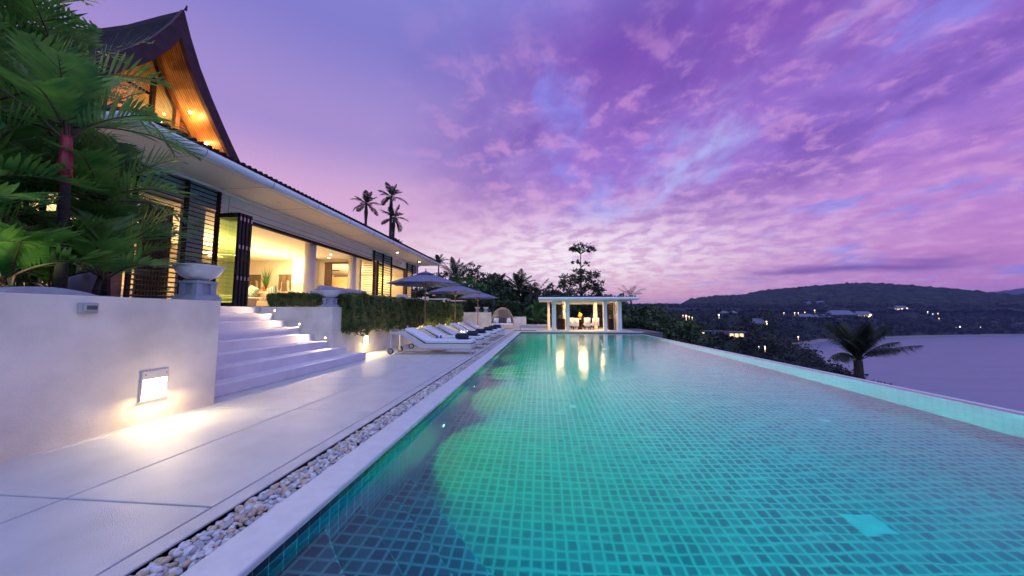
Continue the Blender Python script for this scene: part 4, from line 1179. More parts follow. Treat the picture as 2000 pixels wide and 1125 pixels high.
# long bench at the pool end
t = empty('bench', (-0.58, 24.0, 0), 0, 'long low bench with grey pad at the end of the pool', 'bench')
MB().box(-1.0, 1.0, -0.3, 0.3, 0.20, 0.41).build('bench_pad', M['fabric_grey'], t, bevel=0.04, seg=3)
for sx in (-1, 1):
    b = MB().box(sx*0.97 - 0.015, sx*0.97 + 0.015, -0.28, -0.25, 0, 0.199).box(sx*0.97 - 0.015, sx*0.97 + 0.015, 0.25, 0.28, 0, 0.199).box(sx*0.97 - 0.015, sx*0.97 + 0.015, -0.249, 0.249, 0.0, 0.025)
    b.build('bench_leg', M['steel'], t)

# ---------------------------------------------------------------- terrace furniture behind the hedge
sofa('outdoor_sofa', (-6.75, 11.3, TZ), R(90), 3.2, 'grey cushioned outdoor sofa on the terrace behind the hedge', M['fabric_grey'], nseat=4, backh=0.74)
t = empty('coffee_table', (-6.5, 13.75, TZ), 0, 'grey tapered coffee table on the terrace between sofa and armchair', 'table')
MB().box(-0.55, 0.55, -0.45, 0.45, 0.34, 0.40).build('table_top', M['weave'], t, bevel=0.01)
MB().prism([(-0.45, 0.34), (0.45, 0.34), (0.36, 0), (-0.36, 0)], 1, -0.32, 0.32).build('table_body', M['fabric_grey'], t)
sofa('armchair', (-6.5, 15.2, TZ), R(180), 0.95, 'grey armchair on the terrace near the far opening', M['fabric_grey'], nseat=1, d=0.85)['category'] = 'armchair'
def dining(x, y, lab, cat='table'):
    t = empty('patio_table', (x, y, TZ), 0, lab, cat, 'small tables at the far end of the terrace')
    MB().box(-0.6, 0.6, -0.4, 0.4, 0.70, 0.74).build('table_top', M['white'], t, bevel=0.006)
    for sx in (-1, 1):
        for sy in (-1, 1): MB().box(sx*0.55 - 0.02, sx*0.55 + 0.02, sy*0.35 - 0.02, sy*0.35 + 0.02, 0, 0.70).build('leg', M['alu_dark'], t)
    return t
for i, (x, y, lab) in enumerate(((-6.3, 20.0, 'white patio table behind the first parasol pole'), (-5.9, 22.6, 'white patio table farthest along the terrace'))): dining(x, y, lab)
def chair(x, y, rz, lab):
    t = empty('patio_chair', (x, y, TZ), rz, lab, 'chair', 'white chairs round the terrace tables')
    MB().box(-0.24, 0.24, -0.24, 0.24, 0.40, 0.45).build('seat', M['weave'], t, bevel=0.01)
    MB().box(-0.24, 0.24, 0.20, 0.25, 0.45, 0.86).build('backrest', M['weave'], t, bevel=0.01)
    for sx in (-1, 1):
        for sy in (-1, 1): MB().box(sx*0.21 - 0.015, sx*0.21 + 0.015, sy*0.21 - 0.015, sy*0.21 + 0.015, 0, 0.40).build('leg', M['alu_dark'], t)
for i, (x, y, rz, lab) in enumerate(((-6.9, 19.6, 60, 'white chair left of the nearer patio table'), (-6.4, 22.0, 120, 'white chair at the farther patio table'))): chair(x, y, R(rz), lab)

# ---------------------------------------------------------------- pavilion
P = empty('pavilion', (0, 0, 0), 0, 'flat-roofed white dining pavilion at the end of the pool, lit from inside', 'pavilion')
PC = 2.02
MB().box(0.55, 6.1, 22.70, 27.0, 0.003, 0.045).build('pavilion_floor', mat('pavilion_floor_stone', (0.6, 0.56, 0.5), 0.35), P, bevel=0.01)
pr3 = [(22.40, 2.13)] + [(22.42 + 0.09 - 0.10 * math.cos(t), 2.215 + 0.10 * math.sin(t)) for t in np.linspace(-PI/2.2, PI/2.2, 8)] + [(22.62, 2.31), (22.62, 2.12)]
MB().prism(pr3, 0, -0.22, 6.40, smooth=False).build('fascia_gutter', M['gutter'], P)
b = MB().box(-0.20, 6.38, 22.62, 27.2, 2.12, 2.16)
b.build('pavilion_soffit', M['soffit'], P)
b = MB().prism([(-0.15, 2.17), (-0.15, 2.20), (2.4, 2.42), (3.9, 2.42), (6.0, 2.20), (6.3, 2.17)], 1, 22.66, 27.2)
x = -0.1
while x < 6.2:
    b.box(x, x + 0.10, 22.60, 22.75, 2.32, 2.40); x += 0.19
b.build('pavilion_roof', M['rooftile'], P)
b = MB().box(0.75, 5.30, 22.84, 23.08, PC, 2.119).box(0.75, 0.98, 23.08, 26.5, PC, 2.119).box(5.1, 5.30, 23.08, 26.5, PC, 2.119).box(0.75, 5.3, 26.3, 26.5, 1.93, 2.119)
b.build('pavilion_beam', M['white'], P)
for x0, x1 in ((0.70, 0.98), (1.68, 1.89), (4.16, 4.40), (5.10, 5.36)):
    MB().box(x0, x1, 22.85, 23.10, 0.046, PC).build('pavilion_column', M['white'], P, bevel=0.006)
for x0, x1 in ((0.45, 0.65), (1.60, 1.86), (4.02, 4.30), (5.58, 5.80)):
    MB().box(x0, x1, 26.2, 26.45, 0.046, 2.11).build('pavilion_column', M['white'], P, bevel=0.006)
def louvre2(name, p0, p1, z0, z1, step, m, par0):
    p0 = Vector((*p0, 0)); p1 = Vector((*p1, 0)); d = (p1 - p0); Ln = d.length
    T = Matrix.Translation(p0) @ Matrix.Rotation(math.atan2(d.y, d.x), 4, 'Z')
    b = MB(); z = z0
    while z < z1: b.box(0.03, Ln - 0.03, -0.02, 0.02, z, z + 0.022, T=T); z += step
    b.box(0, 0.03, -0.022, 0.022, z0, z1, T=T).box(Ln - 0.03, Ln, -0.022, 0.022, z0, z1, T=T)
    b.build(name, m, par0)
louvre2('pavilion_louvre', (1.02, 26.15), (1.70, 26.15), 0.1, 1.95, 0.085, M['timber_dark'], P)
louvre2('pavilion_louvre', (4.32, 26.15), (4.85, 26.15), 0.1, 1.95, 0.085, M['timber_dark'], P)
louvre2('pavilion_louvre', (5.0, 23.2), (5.02, 26.1), 0.1, 1.95, 0.085, M['timber_dark'], P)
MB().box(4.7, 4.76, 24.5, 24.8, 0.9, 1.9).build('pavilion_frame', M['timber_dark'], P)
MB().box(5.32, 5.37, 22.6, 22.64, 0.05, 0.8).build('side_screen', M['glass'], P)
# sconces on the back columns
for (x, y, lab, pw_) in ((1.73, 26.18, 'left wall light with up and down beams in the pavilion', 1), (4.16, 26.18, 'middle wall light with up and down beams in the pavilion', 1), (5.62, 26.1, 'right wall light with up and down beams in the pavilion', 1)):
    t = empty('wall_light', (x, y, 1.52), 0, lab, 'wall light', 'up-and-down lights in the pavilion')
    MB().box(-0.05, 0.05, -0.10, 0.0, -0.05, 0.05).build('lamp_body', M['steel'], t, bevel=0.004)
    MB().box(-0.04, 0.04, -0.09, -0.01, 0.052, 0.058).box(-0.04, 0.04, -0.09, -0.01, -0.058, -0.052).build('lamp_lens', M['em_step'], t)
    lamp('sconce_light', 'SPOT', (0, -0.07, 0.09), 26, (1.0, 0.62, 0.28), 0.03, parent=t, aim=(0, 0.02, 1.0), spot=R(75), blend=0.8)
    lamp('sconce_light', 'SPOT', (0, -0.07, -0.09), 26, (1.0, 0.62, 0.28), 0.03, parent=t, aim=(0, 0.02, -1.0), spot=R(75), blend=0.8)
for (x, y) in ((1.3, 24.6), (2.9, 24.6), (4.5, 24.6), (2.9, 23.6)):
    lamp('pavilion_light', 'AREA', (x, y, 2.08), 78, (1.0, 0.64, 0.30), 0.5)
# dark cupboards with plants
for (x, y, w, lab) in ((1.34, 23.7, 0.58, 'dark slatted cabinet in the left bay of the pavilion'), (4.78, 23.7, 0.34, 'dark slatted cabinet in the right bay of the pavilion')):
    t = empty('cabinet', (x, y, 0.046), 0, lab, 'cabinet', 'dark cabinets in the pavilion')
    MB().box(-w/2, w/2, -0.18, 0.18, 0.03, 0.80).build('cabinet_body', M['timber_dark'], t)
    b = MB()
    for k in range(10): b.box(-w/2 - 0.005, w/2 + 0.005, -0.195, -0.181, 0.06 + k * 0.075, 0.10 + k * 0.075)
    b.build('cabinet_slats', M['timber_dark'], t)
    b = MB().lathe([(0.05, 0), (0.08, 0.10), (0.07, 0.10), (0, 0.09)], 16); pt = b.build('flower_pot', M['hanging'], loc=(x, y, 0.847))
    tag(pt, 'small pot of yellow-green leaves on the %s pavilion cabinet' % ('left' if x < 3 else 'right'), 'potted plant', 'pots on the pavilion cabinets')
    b = MB()
    for k in range(22):
        a_ = rng.uniform(0, 6.28); o_ = rng.uniform(0.05, 0.16)
        b.tube([(0, 0, 0.09), (o_*0.6*math.cos(a_), o_*0.6*math.sin(a_), 0.20), (o_*math.cos(a_), o_*math.sin(a_), 0.15 + rng.uniform(0.0, 0.16))], [0.004, 0.02, 0.004], 4)
    b.build('leaves', leafmat('yellow_green_leaf', (0.12, 0.16, 0.02), (0.25, 0.25, 0.03)), pt)  # leaf colour mottled between two yellow-greens
# dining table, flowers, chairs
t = empty('dining_table', (2.80, 24.7, 0.046), 0, 'dark round pedestal dining table in the middle of the pavilion', 'table')
MB().lathe([(0.0, 0.66), (0.48, 0.66), (0.50, 0.69), (0.48, 0.71), (0, 0.71)], 40).build('table_top', M['timber_dark'], t)
MB().lathe([(0.20, 0), (0.15, 0.06), (0.07, 0.30), (0.10, 0.50), (0.28, 0.655)], 24).build('pedestal', M['timber_dark'], t)
t = empty('flower_arrangement', (2.80, 24.7, 0.757), 0, 'yellow and orange flowers on the pavilion dining table', 'flowers')
MB().lathe([(0.06, 0), (0.11, 0.05), (0.09, 0.09), (0, 0.08)], 20).build('vase', M['ceramic'], t)
b = MB()
for k in range(36):
    a_ = rng.uniform(0, 6.28); o_ = rng.uniform(0.02, 0.22); z = rng.uniform(0.16, 0.52) * (1 - o_ * 1.6)
    b.tube([(0, 0, 0.08), (o_*math.cos(a_), o_*math.sin(a_), 0.08 + z)], [0.006, 0.026], 5)
b.build('blooms', mat('yellow_bloom', (0.7, 0.38, 0.04), 0.6), t)
def dchair():
    t = empty('dining_chair', (0, 0, 0.046), 0, 'x', 'chair', 'white dining chairs in the pavilion')
    s = 0.80
    MB().box(-0.24*s, 0.24*s, -0.24*s, 0.24*s, 0.40*s, 0.52*s).build('seat', M['fabric_white'], t, bevel=0.02)
    vs = []
    n = 10
    for z in (0.30*s, 1.02*s):
        for i in range(n + 1):
            a_ = PI * (0.0 + i / n); vs.append((0.27*s*math.cos(a_), 0.10*s + 0.18*s*math.sin(a_), z * (1 + 0.04*math.sin(a_))))
    o = MB().add(vs, [(i, i+1, n+2+i, n+1+i) for i in range(n)], smooth=True).build('backrest', M['fabric_white'], t)
    q = o.modifiers.new('s', 'SOLIDIFY'); q.thickness = 0.04
    for sx in (-1, 1):
        for sy in (-1, 1): MB().box(sx*0.2*s - 0.012, sx*0.2*s + 0.012, sy*0.2*s - 0.012, sy*0.2*s + 0.012, 0, 0.40*s).build('leg', M['timber_dark'], t)
    return t
D0 = dchair()
dc = [(2.10, 24.35, 150, 'dining chair at the left end of the pavilion table'), (2.42, 24.0, 170, 'dining chair front left of the pavilion table'), (3.22, 24.0, 192, 'dining chair front right of the pavilion table'), (3.62, 24.45, 245, 'dining chair right of the pavilion table'), (3.35, 25.4, 335, 'dining chair behind the pavilion table on the right'), (2.3, 25.4, 25, 'dining chair behind the pavilion table on the left'), (3.98, 24.9, 260, 'lone dining chair before the right rear louvre')]
for i, (x, y, rz, lab) in enumerate(dc):
    o = D0 if i == 0 else copy_tree(D0)
    o.location = (x, y, 0.046); o.rotation_euler = (0, 0, R(rz)); o['label'] = lab
# ---------------------------------------------------------------- foliage builders
def leaf_cloud(centres, radii, counts, size, squash=1.0, up=0.25, elong=1.7):
    """leaf quads gathered in small sprays inside given blobs; returns V, F"""
    Vs = []
    for c, r, n in zip(centres, radii, counts):
        nsp = max(4, n // 14)
        d = rng.normal(size=(nsp, 3)); d /= np.linalg.norm(d, axis=1)[:, None]
        rad = rng.uniform(0.45, 1.0, nsp) ** 0.6
        sc = np.array(c) + d * rad[:, None] * np.array(r)
        k = rng.integers(0, nsp, n)
        spr = 0.22 * np.mean(r)
        p = sc[k] + rng.normal(size=(n, 3)) * spr * np.array([1, 1, 0.7])
        nrm = rng.normal(size=(n, 3)) + np.array([0, 0, up * 3]); nrm /= np.linalg.norm(nrm, axis=1)[:, None]
        a = np.cross(nrm, rng.normal(size=(n, 3))); a /= np.linalg.norm(a, axis=1)[:, None]
        b = np.cross(nrm, a)
        s = size * rng.uniform(0.6, 1.3, n)
        a = a * (s * elong / 2)[:, None]; b = b * (s / 2)[:, None]
        q = np.stack([p - a, p - b * 0.9 - a * 0.1, p + a, p + b * 0.9 - a * 0.1], axis=1)
        Vs.append(q.reshape(-1, 3))
    V = np.vstack(Vs); F = np.arange(len(V)).reshape(-1, 4)
    return V, F

def tree(name, x, y, zb, blobs, trunk_r, m, leaf, label, group=None, cat='tree', counts=420, bark=None, trunk_top=None, lean=0.0, parent_t=None, limbs=True, elong=1.7):
    """blobs: (dx, dy, z, rx, ry, rz) with z measured from the tree's foot"""
    t = empty(name, (x, y, zb), 0, label, cat, group)
    cs = [(b[0], b[1], b[2]) for b in blobs]; rs = [(b[3], b[4], b[5]) for b in blobs]
    vol = [(b[3] * b[4] * b[5]) ** (2/3) for b in blobs]; tot = sum(vol)
    cn = [max(30, int(counts * v / tot)) for v in vol]
    Vv, Ff = leaf_cloud(cs, rs, cn, leaf, elong=elong)
    np_mesh('crown', Vv, Ff, m, t)
    top = trunk_top or max(c[2] for c in cs)
    tp = [(0, 0, -0.3), (lean * 0.3, 0, top * 0.35), (lean * 0.7, 0.05, top * 0.7), (lean, 0, top)]
    b = MB().tube(tp, [trunk_r, trunk_r * 0.75, trunk_r * 0.5, trunk_r * 0.18], 8)
    if limbs:
        for c, r in zip(cs, rs):
            for q in range(3):
                a = rng.uniform(0, 6.28); f = rng.uniform(0.2, 0.9)
                h0 = max(top * 0.3, c[2] - r[2] * rng.uniform(0.9, 1.5)); h0 = min(h0, top * 0.95)
                e = (c[0] + r[0]*0.75*math.cos(a), c[1] + r[1]*0.75*math.sin(a), c[2] + r[2] * rng.uniform(-0.3, 0.6))
                s = (lean * h0 / top, 0, h0)
                mid = tuple(s[i] * 0.45 + e[i] * 0.55 + (0.0 if i < 2 else 0.1) for i in range(3))
                b.tube([s, mid, e], [trunk_r * 0.32, trunk_r * 0.2, trunk_r * 0.05], 5, cap=False)
    b.build('trunk', bark or M['bark2'], t)
    return t

def frond(base, az, el, length, bend, nl, ll, lw, droop=0.35, vee=0.3, sweep=0.55, segs=14, start=0.12, twist=0.0):
    """one feather leaf: curved stalk and two rows of leaflets. Returns V (quads) and stalk points"""
    base = np.array(base, float)
    s = np.linspace(0, 1, segs + 1)
    ang = el - bend * s ** 1.35
    step = length / segs
    dx = np.concatenate([[0], np.cumsum(np.cos(ang[:-1]) * step)]); dz = np.concatenate([[0], np.cumsum(np.sin(ang[:-1]) * step)])
    h = np.array([math.cos(az), math.sin(az), 0.0]); up = np.array([0, 0, 1.0])
    tw = twist * s ** 2
    side0 = np.array([-math.sin(az), math.cos(az), 0.0])
    P = base + dx[:, None] * h + dz[:, None] * up + (tw * length * 0.2)[:, None] * side0
    Tn = np.cos(ang)[:, None] * h + np.sin(ang)[:, None] * up
    Nn = -np.sin(ang)[:, None] * h + np.cos(ang)[:, None] * up
    quads = []
    t = np.linspace(start, 0.995, nl)
    for sg in (-1, 1):
        tt = np.clip(t + rng.normal(0, 0.004, nl), 0, 1)
        idx = tt * segs; i0 = np.minimum(idx.astype(int), segs - 1); f = (idx - i0)[:, None]
        p = P[i0] * (1 - f) + P[i0 + 1] * f; T = Tn[i0] * (1 - f) + Tn[i0 + 1] * f; Nv = Nn[i0] * (1 - f) + Nn[i0 + 1] * f
        prof = np.sin(np.clip((tt - start) / (1 - start), 0, 1) * PI * 0.86 + 0.38) ** 0.8
        L_ = ll * np.clip(prof, 0.15, 1) * rng.uniform(0.88, 1.08, nl)
        sw = sweep + 0.45 * tt
        d = sg * side0 * 1.0 + T * sw[:, None] + Nv * (vee + rng.normal(0, 0.13, nl))[:, None]
        d /= np.linalg.norm(d, axis=1)[:, None]
        wv = np.cross(d, Nv + sg * side0 * 0.2); wv /= np.linalg.norm(wv, axis=1)[:, None]
        w = (lw / 2) * rng.uniform(0.85, 1.1, nl)
        g = np.array([0, 0, -1.0])
        pts = []
        for u, ws in ((0.0, 0.35), (0.35, 1.0), (0.72, 0.8), (1.0, 0.06)):
            q = p + d * (L_ * u)[:, None] + g * (L_ * droop * u * u * 0.75)[:, None]
            pts.append((q - wv * (w * ws)[:, None], q + wv * (w * ws)[:, None]))
        for (a0, b0), (a1, b1) in zip(pts, pts[1:]):
            quads.append(np.stack([a0, b0, b1, a1], axis=1))
    return np.concatenate(quads).reshape(-1, 3), P

def palm(name, loc, fronds, label, m, trunk=None, shaft=None, group=None, cat='palm', stalk_r=0.018, bark=None, rmat=None, segs=12):
    """fronds: list of dict(az, el, len, bend, nl, ll, lw, z, r)"""
    t = empty(name, loc, 0, label, cat, group)
    VV = []; b = MB()
    for f in fronds:
        V_, P_ = frond(f.get('base', (f.get('r', 0.03) * math.cos(f['az']), f.get('r', 0.03) * math.sin(f['az']), f['z'])), f['az'], f['el'], f['len'], f['bend'], f['nl'], f['ll'], f['lw'], f.get('droop', 0.35), f.get('vee', 0.3), f.get('sweep', 0.55), segs, f.get('start', 0.12), f.get('twist', 0))
        VV.append(V_)
        n = len(P_)
        b.tube([tuple(p) for p in P_], [stalk_r * (1 - 0.85 * i / (n - 1)) for i in range(n)], 5, cap=False)
    V_ = np.vstack(VV); np_mesh('fronds', V_, np.arange(len(V_)).reshape(-1, 4), m, t)
    b.build('leaf_stalks', rmat or M['rachis'], t)
    if trunk: MB().tube(trunk[0], trunk[1], 14).build('trunk', bark or M['bark'], t)
    if shaft: MB().tube(shaft[0], shaft[1], 16).build('crownshaft', M['crownshaft'], t)
    return t

def fan(n, z, ln, nl, ll, lw, el0=1.25, el1=-0.1, b0=0.5, b1=1.3, az0=0.0, **k):
    out = []
    for i in range(n):
        u = i / max(1, n - 1)
        out.append(dict(az=az0 + i * 2.39996 + rng.normal(0, 0.15), el=el0 + (el1 - el0) * u + rng.normal(0, 0.06), len=ln * rng.uniform(0.88, 1.1) * (0.8 + 0.2 * u),
                        bend=b0 + (b1 - b0) * u + rng.normal(0, 0.08), nl=nl, ll=ll, lw=lw, z=z, twist=rng.normal(0, 0.5), **k))
    return out

# ---- hedges
def hedge(name, x0, x1, y0, y1, z0, z1, n, label, size=0.035, fringe=0.12, near_y=None):
    t = empty(name, ((x0 + x1) / 2, (y0 + y1) / 2, z0), 0, label, 'hedge')
    c = np.array([(x0 + x1) / 2, (y0 + y1) / 2, z0])
    MB().box(x0 + 0.09, x1 - 0.09, y0 + 0.16, y1 - 0.09, z0 + 0.14, z1 - 0.07, T=Matrix.Translation(-Vector(c))).build('hedge_core', M['twig'], t)
    # faces: +x, top, -y, +y, -x ; density falls with distance from the camera
    A = {'px': (y1 - y0) * (z1 - z0), 'top': (y1 - y0) * (x1 - x0), 'my': (x1 - x0) * (z1 - z0) * 9, 'mx': (y1 - y0) * (z1 - z0) * 0.35}
    tot = sum(A.values()); P = []
    for k, a in A.items():
        m_ = int(n * a / tot)
        u = rng.uniform(0, 1, m_) ** (1.35 if (y1 - y0) > 4 else 1.0); v = rng.uniform(0, 1, m_); dpt = np.abs(rng.normal(0, 0.045, m_))
        if k == 'px': p = np.stack([x1 - dpt, y0 + u * (y1 - y0), z0 - fringe * rng.uniform(0, 1, m_) ** 3 + v * (z1 - z0)], 1)
        elif k == 'mx': p = np.stack([x0 + dpt, y0 + u * (y1 - y0), z0 + v * (z1 - z0)], 1)
        elif k == 'top': p = np.stack([x0 + v * (x1 - x0), y0 + u * (y1 - y0), z1 - dpt], 1)
        else: p = np.stack([x0 + rng.uniform(0, 1, m_) * (x1 - x0), y0 + dpt, z0 - fringe * rng.uniform(0, 1, m_) ** 3 + v * (z1 - z0)], 1)
        P.append(p)
    p = np.vstack(P); m_ = len(p)
    bump = 0.045 * np.sin(p[:, 1] * 5.1 + 1.3 * np.sin(p[:, 2] * 6)) + 0.03 * np.sin(p[:, 1] * 11.7 + p[:, 2] * 9) + 0.02 * np.sin(p[:, 0] * 23)
    out = p - np.array([(x0 + x1) / 2, 0, (z0 + z1) / 2]); out[:, 1] = 0
    out /= np.linalg.norm(out, axis=1)[:, None] + 1e-6
    p = p + out * bump[:, None] + rng.normal(0, 0.012, (m_, 3))
    nr = out * 0.8 + rng.normal(size=(m_, 3)) * 0.8 + np.array([0, 0, 0.5]); nr /= np.linalg.norm(nr, axis=1)[:, None]
    a = np.cross(nr, rng.normal(size=(m_, 3))); a /= np.linalg.norm(a, axis=1)[:, None]; b = np.cross(nr, a)
    s = size * rng.uniform(0.6, 1.35, m_) * (1 + np.clip((p[:, 1] - 8) / 12, 0, 1.2))
    a *= (s * 0.8)[:, None]; b *= (s * 0.42)[:, None]
    q = np.stack([p - a, p - b, p + a, p + b], 1).reshape(-1, 3) - c
    np_mesh('hedge_leaves', q, np.arange(len(q)).reshape(-1, 4), M['leaf_hedge'], t)
    return t
hedge('hedge', -5.62, -5.02, 8.38, 20.9, 0.72, 1.72, 62000, 'long dense hedge spilling over the retaining wall behind the loungers', 0.040)
hedge('hedge', -7.15, -5.75, 8.03, 8.42, 1.40, 1.70, 13000, 'short low clipped hedge on top of the stair wall', 0.034, fringe=0.02)
# low ground plants behind the foreground planter wall
t = empty('ground_plants', (-5.1, 3.3, 1.25), 0, 'low leafy ground cover behind the foreground planter wall', 'plants'); t['kind'] = 'stuff'
# ---- sealing-wax palm clump in the left foreground: several stems, each a palm of its own
def wax_palm(x, y, h, n, label, seed, ln=1.5, shaft=True, el0=1.48, el1=0.30, nl=17, ll=0.46, lw=0.036, lean=(0, 0), zb=1.24, r=0.042):
    global rng
    rng = np.random.default_rng(seed)
    top = (lean[0], lean[1], h)
    fr = []
    for f in fan(n, 0, ln, nl, ll, lw, el0, el1, 0.30, 1.15, droop=0.14, vee=0.42, sweep=0.85, start=0.14):
        f['base'] = (top[0] + 0.03 * math.cos(f['az']), top[1] + 0.03 * math.sin(f['az']), h - 0.05 + rng.uniform(-0.12, 0.05)); fr.append(f)
    for f in fr:
        if math.cos(f['az'] + 0.6) > 0.3: f['len'] *= 0.78
    k = 0.66
    tr = ([(0, 0, -0.1), (lean[0]*0.3, lean[1]*0.3, h*0.35), (lean[0]*k, lean[1]*k, h*k)], [r*1.15, r, r*0.9])
    sh = ([(lean[0]*k, lean[1]*k, h*k), (lean[0]*(k+0.1), lean[1]*(k+0.1), h*(k+0.1)), (lean[0], lean[1], h)], [r*1.0, r*1.25, r*0.7]) if shaft else None
    if seed != 11: sh = None; tr = ([(0, 0, -0.1), (lean[0], lean[1], h)], [r*0.7, r*0.5])
    return palm('sealing_wax_palm', (x, y, zb), fr, label, M['leaf_palm'], trunk=tr, shaft=sh, group='clump of sealing-wax palms behind the planter wall', stalk_r=0.014)
wp = [
 # x, y, h, n, seed, ln, label
 (-4.90, 2.95, 1.95, 13, 11, 1.10, 'sealing-wax palm with bright red crownshaft at the right side of the clump'),
 (-5.95, 3.35, 2.9, 12, 12, 1.55, 'tall sealing-wax palm whose fronds cross the sky beside the gable'),
 (-6.6, 3.0, 3.2, 12, 13, 1.6, 'sealing-wax palm whose crown touches the top edge of the photo'),
 (-5.7, 2.7, 2.1, 12, 14, 1.3, 'mid-height sealing-wax palm in the middle of the clump'),
 (-6.0, 2.25, 2.5, 12, 15, 1.4, 'mid-height sealing-wax palm at the left edge of the photo'),
 (-5.45, 2.85, 1.15, 12, 16, 1.0, 'low sealing-wax palm in front of the red crownshaft'),
 (-5.35, 2.35, 1.25, 12, 17, 1.1, 'low sealing-wax palm above the pale blade-shaped stone'),
 (-7.0, 3.7, 2.3, 11, 18, 1.4, 'sealing-wax palm at the back of the clump beside the villa soffit'),
 (-5.9, 3.9, 1.0, 11, 19, 1.15, 'low sealing-wax palm beside the folded lounge cushions'),
 (-5.0, 2.0, 0.7, 11, 20, 1.0, 'young sealing-wax palm low at the left edge of the photo'),
 (-6.5, 2.6, 1.7, 12, 21, 1.3, 'sealing-wax palm deep in the shade of the clump'),
 (-7.4, 3.0, 3.7, 11, 22, 1.7, 'rearmost tall sealing-wax palm showing against the sky at upper left'),
 (-5.05, 2.75, 0.35, 11, 24, 0.9, 'young sealing-wax palm leaning over the planter wall below the red crownshaft'),
 (-5.5, 3.55, 0.4, 11, 25, 0.95, 'young sealing-wax palm between the red crownshaft and the lounge cushions'),
 (-5.15, 2.35, 0.5, 11, 26, 0.95, 'young sealing-wax palm above the left end of the blade-shaped stone'),
 (-6.3, 2.1, 3.6, 12, 27, 1.6, 'tall sealing-wax palm filling the top left corner of the photo'),
 (-6.1, 2.9, 3.9, 11, 28, 1.5, 'sealing-wax palm high above the red crownshaft with upright fronds'),
 (-5.25, 3.55, 1.45, 12, 29, 1.05, 'sealing-wax palm whose fronds brush the louvred screen'),
 (-6.4, 3.6, 1.9, 12, 51, 1.3, 'sealing-wax palm in front of the near corner of the villa'),
 (-5.3, 3.6, 0.85, 12, 52, 1.0, 'low sealing-wax palm right behind the bowl end of the planter wall'),
 (-5.05, 3.25, 0.5, 12, 53, 0.85, 'young sealing-wax palm spreading just above the planter wall top'),
 (-5.9, 3.0, 1.35, 12, 54, 1.2, 'sealing-wax palm filling the gap behind the red crownshaft'),
 (-5.6, 2.55, 0.9, 12, 55, 1.0, 'low sealing-wax palm in the lower left of the clump'),
 (-5.6, 3.1, 0.55, 10, 23, 0.85, 'young sealing-wax palm at the foot of the red crownshaft'),
]
for (x, y, h, n, sd_, ln, lab) in wp:
    sr = np.random.default_rng(sd_ + 100)
    wax_palm(x, y, h, n, lab, sd_, ln=ln, lean=(sr.normal(0, 0.08), sr.normal(0, 0.08)), lw=0.040 if sd_ in (16, 17, 20, 23) else 0.034)
rng = np.random.default_rng(99)
lamp('palm_fill_spot', 'SPOT', (-4.80, 2.2, 1.42), 95, (0.9, 1.0, 0.6), 0.06, aim=(-5.9, 2.6, 3.2), spot=R(140), blend=1.0)  # unseen fill spot added to brighten the palm fronds
t2 = MB().lathe([(0.03, 0), (0.04, 0.05), (0.03, 0.06), (0, 0.055)], 14).build('palm_fill_body', M['alu_dark'], loc=(-4.98, 3.05, 1.24)); tag(t2, 'small added spotlight body, unseen under the palms', 'garden light')  # made-up fitting added to go with the palm fill
b = []
for i in range(900):
    x = rng.uniform(-7.5, -4.8); y = rng.uniform(1.2, 4.0); a_ = rng.uniform(0, 6.28); s = rng.uniform(0.04, 0.10)
    p = np.array([x, y, 1.25 + rng.uniform(0.0, 0.09)]) - np.array([-5.1, 3.3, 1.25]); d = np.array([math.cos(a_), math.sin(a_), rng.uniform(0.2, 0.9)]) * s; w = np.array([-math.sin(a_), math.cos(a_), 0]) * s * 0.3
    b.append([p, p + d * 0.5 - w, p + d, p + d * 0.5 + w])
b = np.array(b).reshape(-1, 3); np_mesh('ground_leaves', b, np.arange(len(b)).reshape(-1, 4), M['leaf_palm'], t)

# ---- three foxtail palms behind the villa
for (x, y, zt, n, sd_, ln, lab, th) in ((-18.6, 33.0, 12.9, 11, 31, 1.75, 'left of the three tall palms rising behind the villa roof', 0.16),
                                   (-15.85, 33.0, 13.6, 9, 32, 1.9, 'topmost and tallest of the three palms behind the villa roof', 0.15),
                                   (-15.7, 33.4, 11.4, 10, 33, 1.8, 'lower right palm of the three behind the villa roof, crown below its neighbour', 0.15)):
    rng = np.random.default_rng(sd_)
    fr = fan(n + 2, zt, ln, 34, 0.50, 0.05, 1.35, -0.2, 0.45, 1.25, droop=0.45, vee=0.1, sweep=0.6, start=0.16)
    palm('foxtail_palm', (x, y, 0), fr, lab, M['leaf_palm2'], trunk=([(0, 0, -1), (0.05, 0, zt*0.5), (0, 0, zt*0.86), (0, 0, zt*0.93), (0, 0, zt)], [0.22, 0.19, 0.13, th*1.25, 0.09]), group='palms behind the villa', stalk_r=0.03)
rng = np.random.default_rng(34)
for (x, y, zt, ln, lab) in ((-15.6, 34.0, 8.6, 0.9, 'small palm tuft behind the trunk of the tall palms'), (-9.6, 30.0, 5.9, 1.2, 'small palm tuft just above the far corner of the villa roof')):
    fr = fan(9, zt, ln, 18, 0.35, 0.06, 1.4, 0.2, 0.4, 1.0)
    palm('palm_tuft', (x, y, 0), fr, lab, M['leaf_palm2'], trunk=([(0, 0, -1), (0, 0, zt)], [0.1, 0.06]), stalk_r=0.02)

